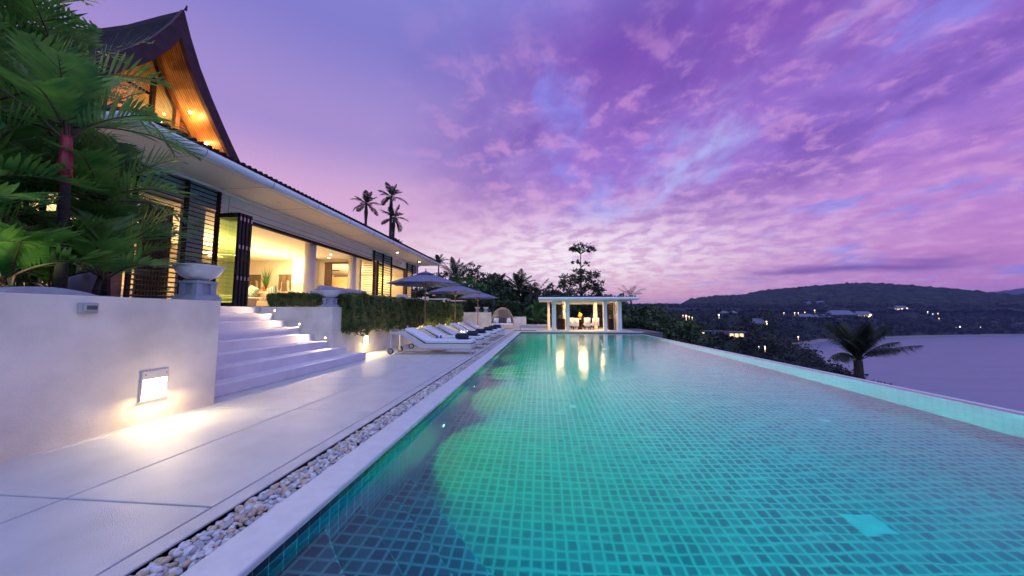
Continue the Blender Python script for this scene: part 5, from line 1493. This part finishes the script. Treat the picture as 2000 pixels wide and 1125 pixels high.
# ---- tropical garden behind the loungers
def coco(x, y, zt, n, ln, seed, lab, el0=1.45, el1=0.1, b0=0.35, b1=1.0, m='leaf_palm2', nl=34, ll=0.66, lw=0.062, zb=0.0, group='palms in the garden behind the loungers', stalk=0.035, name='coconut_palm', tr=0.16, droop=0.5):
    global rng
    rng = np.random.default_rng(seed)
    fr = fan(n, zt, ln, nl, ll, lw, el0, el1, b0, b1, droop=droop, vee=0.15, sweep=0.6, start=0.2)
    return palm(name, (x, y, zb), fr, lab, M[m], trunk=([(0, 0, -0.6), (0.1, 0, zt*0.5), (0, 0, zt)], [tr*1.3, tr, tr*0.9]), group=group, stalk_r=stalk)
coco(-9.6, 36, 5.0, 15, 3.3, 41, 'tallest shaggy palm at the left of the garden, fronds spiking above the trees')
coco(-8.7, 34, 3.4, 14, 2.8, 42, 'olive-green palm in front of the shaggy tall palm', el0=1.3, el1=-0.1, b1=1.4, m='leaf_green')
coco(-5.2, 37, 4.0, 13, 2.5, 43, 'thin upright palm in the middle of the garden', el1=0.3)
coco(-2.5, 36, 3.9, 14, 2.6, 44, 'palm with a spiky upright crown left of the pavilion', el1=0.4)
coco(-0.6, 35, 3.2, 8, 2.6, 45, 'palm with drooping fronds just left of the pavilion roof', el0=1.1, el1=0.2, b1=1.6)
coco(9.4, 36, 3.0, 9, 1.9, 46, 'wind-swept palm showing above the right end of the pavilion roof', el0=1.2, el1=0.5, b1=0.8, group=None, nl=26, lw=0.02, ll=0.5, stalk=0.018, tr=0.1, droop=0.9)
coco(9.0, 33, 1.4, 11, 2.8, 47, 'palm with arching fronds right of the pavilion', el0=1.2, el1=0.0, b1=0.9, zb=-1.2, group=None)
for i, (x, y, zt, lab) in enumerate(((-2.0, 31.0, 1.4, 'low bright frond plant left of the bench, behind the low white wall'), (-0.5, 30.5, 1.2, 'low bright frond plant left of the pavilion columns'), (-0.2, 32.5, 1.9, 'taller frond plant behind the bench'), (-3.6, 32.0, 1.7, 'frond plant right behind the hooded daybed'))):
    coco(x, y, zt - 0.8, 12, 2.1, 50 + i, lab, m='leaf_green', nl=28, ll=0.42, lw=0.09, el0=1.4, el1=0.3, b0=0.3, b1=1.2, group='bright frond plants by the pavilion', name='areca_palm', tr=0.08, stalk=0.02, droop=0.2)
rng = np.random.default_rng(60)
def bushy(x, y, zb, w, h, m, lab, leaf=0.20, n=2600, group=None, name='garden_tree', seed=0, tr=0.12, nb=9, cat='tree', elong=1.7):
    r_ = np.random.default_rng(seed or int(abs(x * 97 + y * 13)))
    bl = []
    for i in range(nb):
        a = r_.uniform(0, 6.28); q = r_.uniform(0.15, 0.62)
        bl.append((q*w*math.cos(a)*0.8, q*w*0.6*math.sin(a), h * r_.uniform(0.42, 0.82), w*r_.uniform(0.20, 0.36), w*r_.uniform(0.20, 0.34), h*r_.uniform(0.10, 0.20)))
    bl.append((0, 0, h*0.84, w*0.25, w*0.25, h*0.15))
    bl.append((0, 0, h*0.35, w*0.42, w*0.36, h*0.25)); bl.append((0.1*w, 0, h*0.15, w*0.38, w*0.34, h*0.16))
    return tree(name, x, y, zb, bl, tr, M[m], leaf, lab, group, cat=cat, counts=n, elong=elong)
G = 'dense garden trees behind the loungers'
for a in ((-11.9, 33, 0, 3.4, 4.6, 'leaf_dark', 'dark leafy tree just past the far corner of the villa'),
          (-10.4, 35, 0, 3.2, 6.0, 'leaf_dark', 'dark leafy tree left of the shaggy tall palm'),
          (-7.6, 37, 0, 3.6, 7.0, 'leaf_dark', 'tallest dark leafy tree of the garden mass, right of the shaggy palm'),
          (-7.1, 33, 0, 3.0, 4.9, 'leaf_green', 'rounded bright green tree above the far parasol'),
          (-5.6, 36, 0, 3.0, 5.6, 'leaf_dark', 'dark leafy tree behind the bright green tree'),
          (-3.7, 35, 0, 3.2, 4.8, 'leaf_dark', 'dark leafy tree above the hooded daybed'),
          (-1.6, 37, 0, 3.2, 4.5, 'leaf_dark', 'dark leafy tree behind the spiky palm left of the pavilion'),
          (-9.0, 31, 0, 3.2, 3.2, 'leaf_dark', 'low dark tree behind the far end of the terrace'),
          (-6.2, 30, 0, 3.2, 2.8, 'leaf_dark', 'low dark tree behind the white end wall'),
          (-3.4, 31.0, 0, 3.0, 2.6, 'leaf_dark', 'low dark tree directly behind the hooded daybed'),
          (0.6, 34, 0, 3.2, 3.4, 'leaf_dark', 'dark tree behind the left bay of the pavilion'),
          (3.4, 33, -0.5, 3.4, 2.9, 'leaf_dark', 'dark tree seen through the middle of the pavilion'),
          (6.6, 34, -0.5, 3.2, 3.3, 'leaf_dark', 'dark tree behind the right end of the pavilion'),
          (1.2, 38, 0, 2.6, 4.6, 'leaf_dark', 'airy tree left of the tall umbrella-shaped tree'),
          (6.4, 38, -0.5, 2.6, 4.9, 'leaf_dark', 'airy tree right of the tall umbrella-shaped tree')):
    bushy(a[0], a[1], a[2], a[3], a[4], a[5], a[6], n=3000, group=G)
# tall emergent tree with a flat cap high above the pavilion
tree('umbrella_tree', 4.25, 36, -0.5, [(0.15, 0, 8.85, 1.15, 0.9, 0.42), (-0.75, 0, 8.65, 0.5, 0.5, 0.3), (1.05, 0, 8.6, 0.6, 0.5, 0.30), (-0.6, 0, 7.3, 0.5, 0.4, 0.28), (0.5, 0.1, 7.0, 0.42, 0.4, 0.25), (-0.1, 0, 6.3, 0.9, 0.8, 0.35),
     (-1.3, 0, 5.4, 1.0, 0.9, 0.6), (0.9, 0, 5.7, 1.2, 0.9, 0.55), (0, 0.2, 4.9, 1.3, 1.0, 0.7), (1.6, 0, 4.7, 0.9, 0.8, 0.6), (-1.9, 0, 4.5, 0.7, 0.7, 0.5), (-0.6, 0, 3.9, 1.2, 0.9, 0.5)], 0.15, M['leaf_dark'], 0.16,
     'tall tree with a flat cap and a rounded lower crown rising behind the pavilion', counts=3000, trunk_top=8.6)
# dark planting right of the pavilion
for i, a in enumerate(((9.3, 33, -2.2, 4.0, 4.0, 'dark leafy tree directly right of the pavilion'),
          (11.4, 36, -2.6, 4.4, 4.9, 'dark leafy tree in the middle of the mass right of the pavilion'),
          (14.2, 40, -4.0, 4.4, 6.3, 'dark leafy tree with a paler top at the right end of the mass'),
          (12.2, 31, -4.0, 4.2, 4.6, 'dark leafy tree over the far end of the infinity edge'),
          (15.6, 38, -6.0, 4.4, 6.2, 'dark leafy tree beside the small coconut palm below the pool'),
          (9.0, 27.5, -3.6, 3.0, 3.9, 'dark shrub beside the end of the pool'),
          (7.9, 29.5, -1.5, 2.6, 2.6, 'dark shrub against the right pavilion column'))):
    bushy(a[0], a[1], a[2], a[3], a[4], 'leaf_dark', a[5], n=3600, group='dark trees right of the pavilion', leaf=0.22)
# coconut palm on the slope beyond the infinity edge
rng = np.random.default_rng(71)
def C_(az, el, ln, bend, **k): return dict(az=az, el=el, len=ln, bend=bend, nl=60, ll=0.60, lw=0.030, z=0, base=(0.08*math.cos(az), 0.08*math.sin(az), 6.5 + k.pop('dz', 0)), droop=k.pop('droop', 0.9), vee=-0.1, sweep=0.55, start=0.2, **k)
fr = [C_(0.2 + i * 1.05, 1.38 - 0.05 * (i % 4), 2.6 + 0.1 * (i % 3), 0.55 + 0.1 * (i % 3)) for i in range(14)] + [C_(-0.30, 0.55, 3.0, 0.55), C_(-0.15, 0.85, 2.4, 0.9), C_(0.35, 1.05, 2.0, 0.9), C_(-0.8, 0.95, 1.9, 1.3), C_(3.3, 0.75, 1.8, 1.7), C_(2.9, 1.15, 2.3, 0.9),
      C_(2.3, 1.3, 2.4, 0.55), C_(1.6, 1.4, 2.4, 0.35), C_(-1.6, 1.42, 2.3, 0.45), C_(0.7, 1.35, 2.3, 0.5), C_(-2.3, 1.2, 2.0, 1.0), C_(3.7, 1.05, 2.3, 1.0), C_(-2.8, 0.7, 1.7, 1.6), C_(1.1, 1.1, 2.1, 0.9), C_(-1.1, 1.25, 2.2, 0.6), C_(4.4, 1.4, 2.4, 0.3)]
palm('coconut_palm', (19.0, 22.0, -8.1), fr, 'coconut palm standing against the bay just beyond the infinity edge', M['leaf_coco'], trunk=([(0.2, 0, -0.3), (0.1, 0, 3), (0, 0, 5.6), (0, 0, 6.5)], [0.28, 0.20, 0.22, 0.20]), stalk_r=0.03, rmat=M['leaf_coco'])
coco(19.9, 45, 5.6, 12, 2.6, 72, 'small coconut palm below the left part of the infinity edge', m='leaf_coco', zb=-7.2, group=None, el0=1.3, el1=0.2, b1=1.0)
# ---------------------------------------------------------------- land, bay and hills
F_ = 645.0
Rc = cam.matrix_basis.to_3x3() if False else cam.rotation_euler.to_matrix()
def at(px, py, Y):
    d = Rc @ Vector(((px - 1000) / F_, -(py - 562.5) / F_, -1.0)); return Vector((0, 0, 1.2)) + d * (Y / d.y)
PADS = []
HS = [dict(a=(1411, 1441, 607, 616, 420)),
  dict(a=(1466, 1496, 622, 640, 250)),
  dict(a=(1424, 1456, 647.5, 662, 150)),
  dict(a=(1398, 1416, 646, 656, 165)),
  dict(a=(1370, 1392, 646, 655, 175)),
  dict(a=(1327, 1345, 655, 664, 120)),
  dict(a=(1558, 1592, 613, 624, 600)),
  dict(a=(1594, 1623, 614, 624, 610)),
  dict(a=(1625, 1672, 606, 623, 680)),
  dict(a=(1675, 1705, 608, 622, 700)),
  dict(a=(1746, 1776, 597, 607, 900)),
  dict(a=(1572, 1585, 588, 593, 1000)),
  dict(a=(1597, 1610, 588, 593, 1000))]
for h_ in HS:
    p0, p1, q0, q1, YY = h_['a']; a_ = at(p0, q1, YY); b_ = at(p1, q1, YY); PADS.append(((a_.x + b_.x) / 2, YY + (b_.x - a_.x) * 0.25, a_.z - 0.1, (b_.x - a_.x) * 0.6))
def xs_of(y): return np.interp(y, [-2000, 0, 60, 120, 162, 200, 232, 300, 375, 470, 555, 600, 660, 717, 760, 820, 900, 5000], [40, 80, 118, 150, 172, 190, 203, 222, 262, 345, 450, 545, 705, 912, 1300, 2400, 6000, 9000])
def d_shore(x, y):
    xs = xs_of(y); sl = (xs_of(y + 5) - xs_of(y - 5)) / 10
    return (xs - x) / np.sqrt(1 + sl * sl)
def fbm(x, y, s, seed=0, o=4):
    v = 0; a = 1
    r_ = np.random.default_rng(seed)
    for k in range(o):
        p = r_.uniform(0, 6.28, 6); f = s * 2 ** k
        v = v + a * (np.sin(x * f * 1.0 + p[0] + 1.3 * np.sin(y * f * 0.7 + p[1])) * np.sin(y * f * 1.1 + p[2] + 1.1 * np.sin(x * f * 0.8 + p[3])))
        a *= 0.5
    return v
def ground(x, y):
    d = d_shore(x, y)
    Pl = np.interp(y, [-500, 60, 150, 250, 400, 600, 800, 1100, 1500], [-14, -15, -15, -15, -11, -3, 9, 22, 34]) + 2.0 * fbm(x, y, 0.012, 3)
    d0 = np.interp(y, [140, 225, 330, 430], [14, 46, 42, 14])
    z = np.where(d > 0, -40.3 + np.minimum(d, 14) * 0.12 + np.maximum(np.minimum(d, d0) - 14, 0) * 0.006 + (Pl + 38.5) * (1 - np.exp(-np.maximum(d - d0, 0) / np.interp(y, [200, 600, 900], [38, 60, 90]))), -40.3 + np.maximum(d, -200) * 0.10)
    # the shelf the villa stands on
    dx = np.maximum(x - 7.2, 0); dy = np.maximum(y - 44, 0) * (x > -200)
    z2 = -1.4 - 0.55 * np.sqrt(dx * dx + 0.0 + (dy * 0.35) ** 2)
    z2 = np.where((x < 6.8) & (x > -1.5) & (y < 23) & (y > -2), -2.5, z2)
    w = np.clip(1 - np.sqrt(dx ** 2 + dy ** 2) / 60, 0, 1)
    z = np.where(w > 0, np.maximum(z2, np.minimum(z, -2.5)), z)
    for (hx, hy, hz_, hr) in PADS:          # level pads under the houses
        q = np.sqrt((x - hx) ** 2 + (y - hy) ** 2); k = np.clip(1 - (q - hr) / (hr * 0.8 + 10), 0, 1); k = k * k * (3 - 2 * k)
        z = z + (np.maximum(hz_, z) - z) * k
    return z
gx = np.unique(np.concatenate([np.linspace(-1500, -60, 24), np.linspace(-60, 60, 61), np.linspace(60, 320, 66), np.linspace(320, 1000, 69), np.linspace(1000, 3000, 40)]))
gy = np.unique(np.concatenate([np.linspace(-800, -20, 12), np.linspace(-20, 80, 51), np.linspace(80, 330, 64), np.linspace(330, 900, 72), np.linspace(900, 2200, 30)]))
GX, GY = np.meshgrid(gx, gy, indexing='ij')
GZ = ground(GX, GY)
Vg = np.stack([GX, GY, GZ], -1).reshape(-1, 3)
nx, ny = len(gx), len(gy)
I = (np.arange(nx - 1)[:, None] * ny + np.arange(ny - 1)[None, :]).reshape(-1)
Fg = np.stack([I, I + ny, I + ny + 1, I + 1], 1)
ml = bpy.data.materials.new('forest_ground'); nt3, N3, L3 = nodes_of(ml); bb = N3['Principled BSDF']; bb.inputs['Roughness'].default_value = 0.95
g3 = N3.new('ShaderNodeNewGeometry'); s3 = N3.new('ShaderNodeSeparateXYZ'); L3.new(g3.outputs['Position'], s3.inputs[0])
r3 = N3.new('ShaderNodeMapRange'); L3.new(s3.outputs[2], r3.inputs[0]); r3.inputs[1].default_value = -38.45; r3.inputs[2].default_value = -38.0
nz3 = N3.new('ShaderNodeTexNoise'); nz3.inputs['Scale'].default_value = 0.15; L3.new(g3.outputs['Position'], nz3.inputs['Vector'])
c3a = N3.new('ShaderNodeMix'); c3a.data_type = 'RGBA'; L3.new(nz3.outputs['Fac'], c3a.inputs[0]); c3a.inputs[6].default_value = (0.006, 0.012, 0.008, 1); c3a.inputs[7].default_value = (0.018, 0.026, 0.014, 1)
c3b = N3.new('ShaderNodeMix'); c3b.data_type = 'RGBA'; L3.new(r3.outputs[0], c3b.inputs[0]); c3b.inputs[6].default_value = (0.24, 0.18, 0.17, 1); L3.new(c3a.outputs[2], c3b.inputs[7]); L3.new(c3b.outputs[2], bb.inputs['Base Color'])
tag(np_mesh('ground', Vg, Fg, ml, smooth=True), kind='structure')
# the bay
ms_ = bpy.data.materials.new('bay_water'); nt4, N4, L4 = nodes_of(ms_); bs = N4['Principled BSDF']
bs.inputs['Base Color'].default_value = (0.13, 0.19, 0.27, 1); bs.inputs['Specular IOR Level'].default_value = 0.35; bs.inputs['Roughness'].default_value = 0.3; bs.inputs['IOR'].default_value = 1.33
g4 = N4.new('ShaderNodeNewGeometry'); mp4 = N4.new('ShaderNodeMapping'); mp4.inputs['Scale'].default_value = (0.012, 0.05, 0.05); mp4.inputs['Rotation'].default_value = (0, 0, R(-50)); L4.new(g4.outputs['Position'], mp4.inputs[0])
n4_ = N4.new('ShaderNodeTexNoise'); n4_.inputs['Scale'].default_value = 1.0; n4_.inputs['Detail'].default_value = 6; L4.new(mp4.outputs[0], n4_.inputs['Vector'])
b4 = N4.new('ShaderNodeBump'); b4.inputs['Strength'].default_value = 0.6; b4.inputs['Distance'].default_value = 2.0; L4.new(n4_.outputs['Fac'], b4.inputs['Height']); L4.new(b4.outputs[0], bs.inputs['Normal'])
b = MB().add([(-14000, -9000, -40), (14000, -9000, -40), (14000, 14000, -40), (-14000, 14000, -40)], [(0, 1, 2, 3)])
tag(b.build('bay_water', ms_), kind='structure')

# hills: a ridge line given as (x, height) at a distance, with wooded bumps
M['hill'] = mat('wooded_hill', (0.008, 0.016, 0.012), 0.95, spec=0.1, color2=(0.045, 0.055, 0.028), scale=0.05, detail=10)
def ridge(name, D, pts, depth, zfoot, seed, bump=5.0, n=420, m=None, treesize=9.0):
    xs, zs = zip(*pts); X_ = np.linspace(xs[0], xs[-1], n); Zr = np.interp(X_, xs, zs)
    kern = np.hanning(17); kern /= kern.sum(); Zr = np.convolve(np.pad(Zr, 8, 'edge'), kern, 'valid')
    rows = []
    T_ = np.linspace(0, 1, 40)
    r_ = np.random.default_rng(seed)
    for t_ in T_:
        yy = D - depth * (1 - t_)
        prof = np.sin(t_ * PI / 2) ** 1.2
        z = zfoot + (Zr - zfoot) * prof
        z = z + fbm(X_, yy, 0.010, seed, 3) * (Zr - zfoot) * 0.07 * np.sin(t_ * PI) + np.abs(fbm(X_, yy + 50, 0.9 / treesize, seed + 1, 2)) * bump * 0.6 + r_.uniform(0, 1, n) ** 3 * bump * 0.7
        rows.append(np.stack([X_ + (D - yy) * 0.0, np.full(n, yy) + r_.uniform(-4, 4, n), z], 1))
    rows.append(np.stack([X_, np.full(n, D + depth * 0.7), np.full(n, zfoot - 20.0)], 1))
    V_ = np.vstack(rows); k = len(rows)
    I = (np.arange(k - 1)[:, None] * n + np.arange(n - 1)[None, :]).reshape(-1)
    F_ = np.stack([I, I + 1, I + n + 1, I + n], 1)
    return tag(np_mesh(name, V_, F_, m or M['hill'], smooth=False), kind='structure')
ridge('hills', 1500, [(350, -10), (560, 5), (604, 22), (625, 45), (640, 60), (700, 68), (838, 70), (900, 88), (964, 97), (1087, 106), (1180, 112), (1248, 119), (1310, 115), (1365, 107), (1420, 98), (1479, 80), (1554, 57), (1665, 34), (1900, 24), (2600, 20), (3300, 18)], 620, 6, 5, bump=8, n=900)
ridge('hills', 3200, [(1500, 60), (2700, 120), (3236, 152), (3400, 160), (3520, 172), (3650, 166), (3798, 172), (3950, 190), (4114, 215), (4500, 250), (5500, 200)], 900, -30, 8, bump=10, n=500)
ridge('hills', 3000, [(-200, 0), (300, 20), (900, 24), (1150, 22), (1400, 10)], 600, -30, 9, bump=8, n=260)

# houses on the far slope
HOUSES = []
def house(px0, px1, py0, py1, Y, label, kind='hip', lit=0, wall='farwall'):
    a = at(px0, py1, Y); b_ = at(px1, py0, Y)
    w = b_.x - a.x; h = b_.z - a.z; cx = (a.x + b_.x) / 2
    HOUSES.append((px0 - 3, px1 + 3, py0 - 2, py0 + (py1 - py0) * 0.62, Y))
    gz = float(ground(np.array(cx), np.array(Y)))
    t = empty('house', (cx, Y, a.z), R(0), label, 'house', 'houses on the wooded far slope')
    dpt = w * 0.45
    wallh = h * (0.5 if kind == 'hip' else 0.84)
    MB().box(-w/2*0.94, w/2*0.94, 0, dpt, -1.0, wallh).build('wall', M[wall], t)
    if kind == 'hip':
        o = 0.04 * w
        V_ = [(-w/2, -o, wallh), (w/2, -o, wallh), (w/2, dpt + o, wallh), (-w/2, dpt + o, wallh), (-w/2 + w*0.10, dpt/2, h), (w/2 - w*0.10, dpt/2, h)]
        MB().add(V_, [(0, 1, 5, 4), (1, 2, 5), (2, 3, 4, 5), (3, 0, 4), (0, 3, 2, 1)]).build('roof', M['farroof'], t)
    else:
        MB().box(-w/2*1.06, w/2*1.06, -0.08*w, dpt*1.05, wallh + 0.002, h).build('roof', M['farroof'], t)
    nw = max(3, int(w / 2.6))
    for i in range(nw):
        x0 = -w/2*0.88 + i * (w*0.88 / nw); x1 = x0 + w*0.88/nw*0.72
        MB().box(x0, x1, -0.09, -0.01, wallh*0.2, wallh*0.85).build('window', M['em_farwin'] if (lit and i % lit == 0) else M['alu_dark'], t)
    return t
house(1411, 1441, 607, 616, 420, 'grey-roofed house with green-lit garden on the upper left slope', lit=0)
house(1466, 1496, 622, 640, 250, 'stepped blue-grey roof house in the middle of the slope with a lamp at its corner')
house(1424, 1456, 647.5, 662, 150, 'flat-roofed house with glowing golden windows just above the infinity edge', kind='flat', lit=1)
house(1398, 1416, 646, 656, 165, 'small pale flat house left of the glowing golden one', kind='flat')
house(1370, 1392, 646, 655, 175, 'pale flat house behind the small coconut palm', kind='flat', lit=3)
house(1327, 1345, 655, 664, 120, 'small blue-roofed hut low beside the dark trees')
house(1558, 1592, 613, 624, 600, 'long slate-roofed house left of the white house on the slope')
house(1594, 1623, 614, 624, 610, 'slate-roofed house directly left of the white house')
house(1625, 1672, 606, 623, 680, 'white two-storey house with long slate roof above the coconut palm', lit=0)
house(1675, 1705, 608, 622, 700, 'house with a brightly lit gable behind the top of the coconut palm', lit=2)
house(1746, 1776, 597, 607, 900, 'lit house highest on the right of the slope', lit=2)
house(1572, 1585, 588, 593, 1000, 'left of the two small pale roofs high on the slope')
house(1597, 1610, 588, 593, 1000, 'right of the two small pale roofs high on the slope')
# single lamps among the trees
LAMPS = [(1340, 617, 330, 0.81, 'em_far'), (1346, 618.5, 330, 0.41, 'em_far'), (1352, 620, 330, 0.41, 'em_far'), (1334, 616, 330, 0.36, 'em_far'), (1331, 608, 900, 1.08, 'em_far_white'), (1404, 615, 400, 0.72, 'em_far_white'), (1497, 628, 245, 0.38, 'em_far'), (1498, 632, 245, 0.27, 'em_far'),
 (1494, 677, 95, 0.14, 'em_far_white'), (1494, 681, 95, 0.14, 'em_far'), (1482, 677, 95, 0.08, 'em_far_white'), (1559, 658, 150, 0.22, 'em_far'), (1531, 611, 450, 0.45, 'em_far'), (1552, 611, 450, 0.54, 'em_far'), (1559, 611, 450, 0.41, 'em_far'), (1572, 610, 690, 0.69, 'em_far'), (1591, 606, 800, 0.98, 'em_far'),
 (1614, 597, 1000, 0.96, 'em_far'), (1626, 597, 1000, 0.96, 'em_far'), (1649, 601, 1000, 1.02, 'em_far'), (1661, 622, 690, 0.79, 'em_far'), (1700, 615, 690, 1.37, 'em_far'), (1697, 618, 690, 0.87, 'em_far'), (1734, 608, 900, 1.32, 'em_far_white'), (1755, 604, 900, 0.78, 'em_far'), (1762, 603, 900, 1.00, 'em_far'), (1771, 602, 900, 1.22, 'em_far'), (1812, 609, 800, 0.66, 'em_far_white'), (1822, 613, 800, 0.55, 'em_far_white'), (1832, 612, 800, 0.66, 'em_far'), (1834, 622, 800, 0.71, 'em_far'), (1875, 638, 740, 0.94, 'em_far_white'), (1868, 640, 740, 0.57, 'em_far_white'), (1915, 639, 740, 0.47, 'em_far_white')]
L_keep = []
sph = None
for (px, py, Y, s, m) in LAMPS:
    p = at(px, py, Y)
    o = MB().lathe([(0, -1), (0.5, -0.87), (0.87, -0.5), (1, 0), (0.87, 0.5), (0.5, 0.87), (0, 1)], 10).lathe([(0.12, -6), (0.12, -1)], 6).build('garden_lamp', M[m], loc=p)
    o.scale = (s, s, s)
    tag(o, 'small distant lamp glowing among the trees of the far slope', 'lamp', 'distant lamps on the wooded slope')
    L_keep.append((px, py, Y))
# ---- forest over the slope: near trees are individuals, the rest one mass
def blocked(x, y, ztop, rad):
    d = Rc.transposed() @ Vector((x, y, ztop - 1.2)); px = 1000 + F_ * d.x / -d.z; py = 562.5 - F_ * d.y / -d.z
    pr = F_ * rad / -d.z
    for (a, b_, c_, e_, Y) in HOUSES:
        if y < Y + 2 and px + pr > a and px - pr < b_ and py < e_: return True
    for (a, b_, Y) in L_keep:
        if y < Y + 2 and abs(px - a) < pr + 1 and py < b_ + 2: return True
    return False
rF = np.random.default_rng(5)
cand = []
def scatter(n, y0, y1, p):
    c = 0; tries = 0
    while c < n and tries < n * 30:
        tries += 1
        y = y0 + (y1 - y0) * rF.uniform() ** p
        k = rF.uniform(0.22, 1.5); x = k * y
        d = float(d_shore(np.array(x), np.array(y)))
        if x / y < 0.765 and 170 < y < 430 and d > 16: pass
        elif d < float(np.interp(y, [140, 225, 330, 430], [14, 44, 40, 12])) + rF.uniform(-3, 6): continue
        if x < 24 and y < 45: continue
        g = float(ground(np.array(x), np.array(y)))
        if g < (-38.75 if (x / y < 0.765 and 170 < y < 430) else -38.3): continue
        cand.append((x, y, g, d)); c += 1
scatter(170, 38, 130, 0.8); scatter(2000, 110, 340, 0.9); scatter(3000, 300, 760, 0.9); scatter(2800, 700, 1250, 1.0)
near = []; VV = []; 
for (x, y, g, d) in cand:
    dist = math.hypot(x, y)
    hgt = rF.uniform(5.0, 9.5) * (0.75 if d < 40 else 1.0) * (1.0 if y < 300 else 1.25); hgt *= 1.9 if (170 < y < 430 and 0.60 < x / y < 0.765 and d < 110) else 1.0; rad = hgt * rF.uniform(0.42, 0.62)
    while hgt > 1.2 and blocked(x, y, g + hgt, rad): hgt *= 0.72; rad *= 0.8
    if blocked(x, y, g + hgt, rad): continue
    if dist < 135 and len(near) < 90: near.append((x, y, g, hgt, rad)); continue
    n = 46 if dist < 350 else (26 if dist < 700 else 14)
    c = [(x, y, g + hgt * 0.58), (x + rF.normal(0, rad*0.3), y - rad*0.3, g + hgt * 0.74)]
    V_, _ = leaf_cloud(c, [(rad, rad, hgt*0.42), (rad*0.6, rad*0.6, hgt*0.28)], [n, n // 2 + 6], max(0.75, dist * 0.0036), up=0.35)
    VV.append(V_)
VV = np.vstack(VV)
wd = np_mesh('far_woodland', VV, np.arange(len(VV)).reshape(-1, 4), leafmat('woodland_leaf', (0.010, 0.020, 0.012), (0.035, 0.048, 0.022), 0.06))
tag(wd, 'dark wooded slope of massed tree crowns down to the bay', 'woodland', kind='stuff')
tp = []
for i in range(5):
    rng = np.random.default_rng(200 + i)
    tp.append(None)
for i, (x, y, g, hgt, rad) in enumerate(near):
    k = i % 5
    if tp[k] is None:
        o = bushy(x, y, g - 0.3, 2.3, 4.2, ('leaf_dark', 'leaf_dark', 'leaf_dark', 'leaf_green', 'leaf_dark')[k] if k != 3 else 'leaf_dark', 'leafy tree on the steep wooded slope below the pool', leaf=0.17, n=1500, group='trees on the slope below the pool', name='slope_tree', seed=300 + k, tr=0.10)
        tp[k] = o
    else:
        o = copy_tree(tp[k]); o.location = (x, y, g - 0.3)
    s = hgt / 4.0
    o.scale = (rad / 1.35, rad / 1.35, s); o.rotation_euler = (0, 0, rF.uniform(0, 6.28))

# ---- evening air over the bay
USE_HAZE = True
if USE_HAZE:
    mh = bpy.data.materials.new('haze'); nt5, N5, L5 = nodes_of(mh); N5.remove(N5['Principled BSDF']); o5 = N5['Material Output']
    pv = N5.new('ShaderNodeVolumePrincipled'); pv.inputs['Color'].default_value = (0.45, 0.48, 1.0, 1); pv.inputs['Density'].default_value = 0.00011; pv.inputs['Anisotropy'].default_value = 0.0
    L5.new(pv.outputs[0], o5.inputs['Volume'])
    hz_ = MB().box(-14500, 14500, -9500, 14500, -47, 300).build('haze', mh); tag(hz_, kind='stuff')
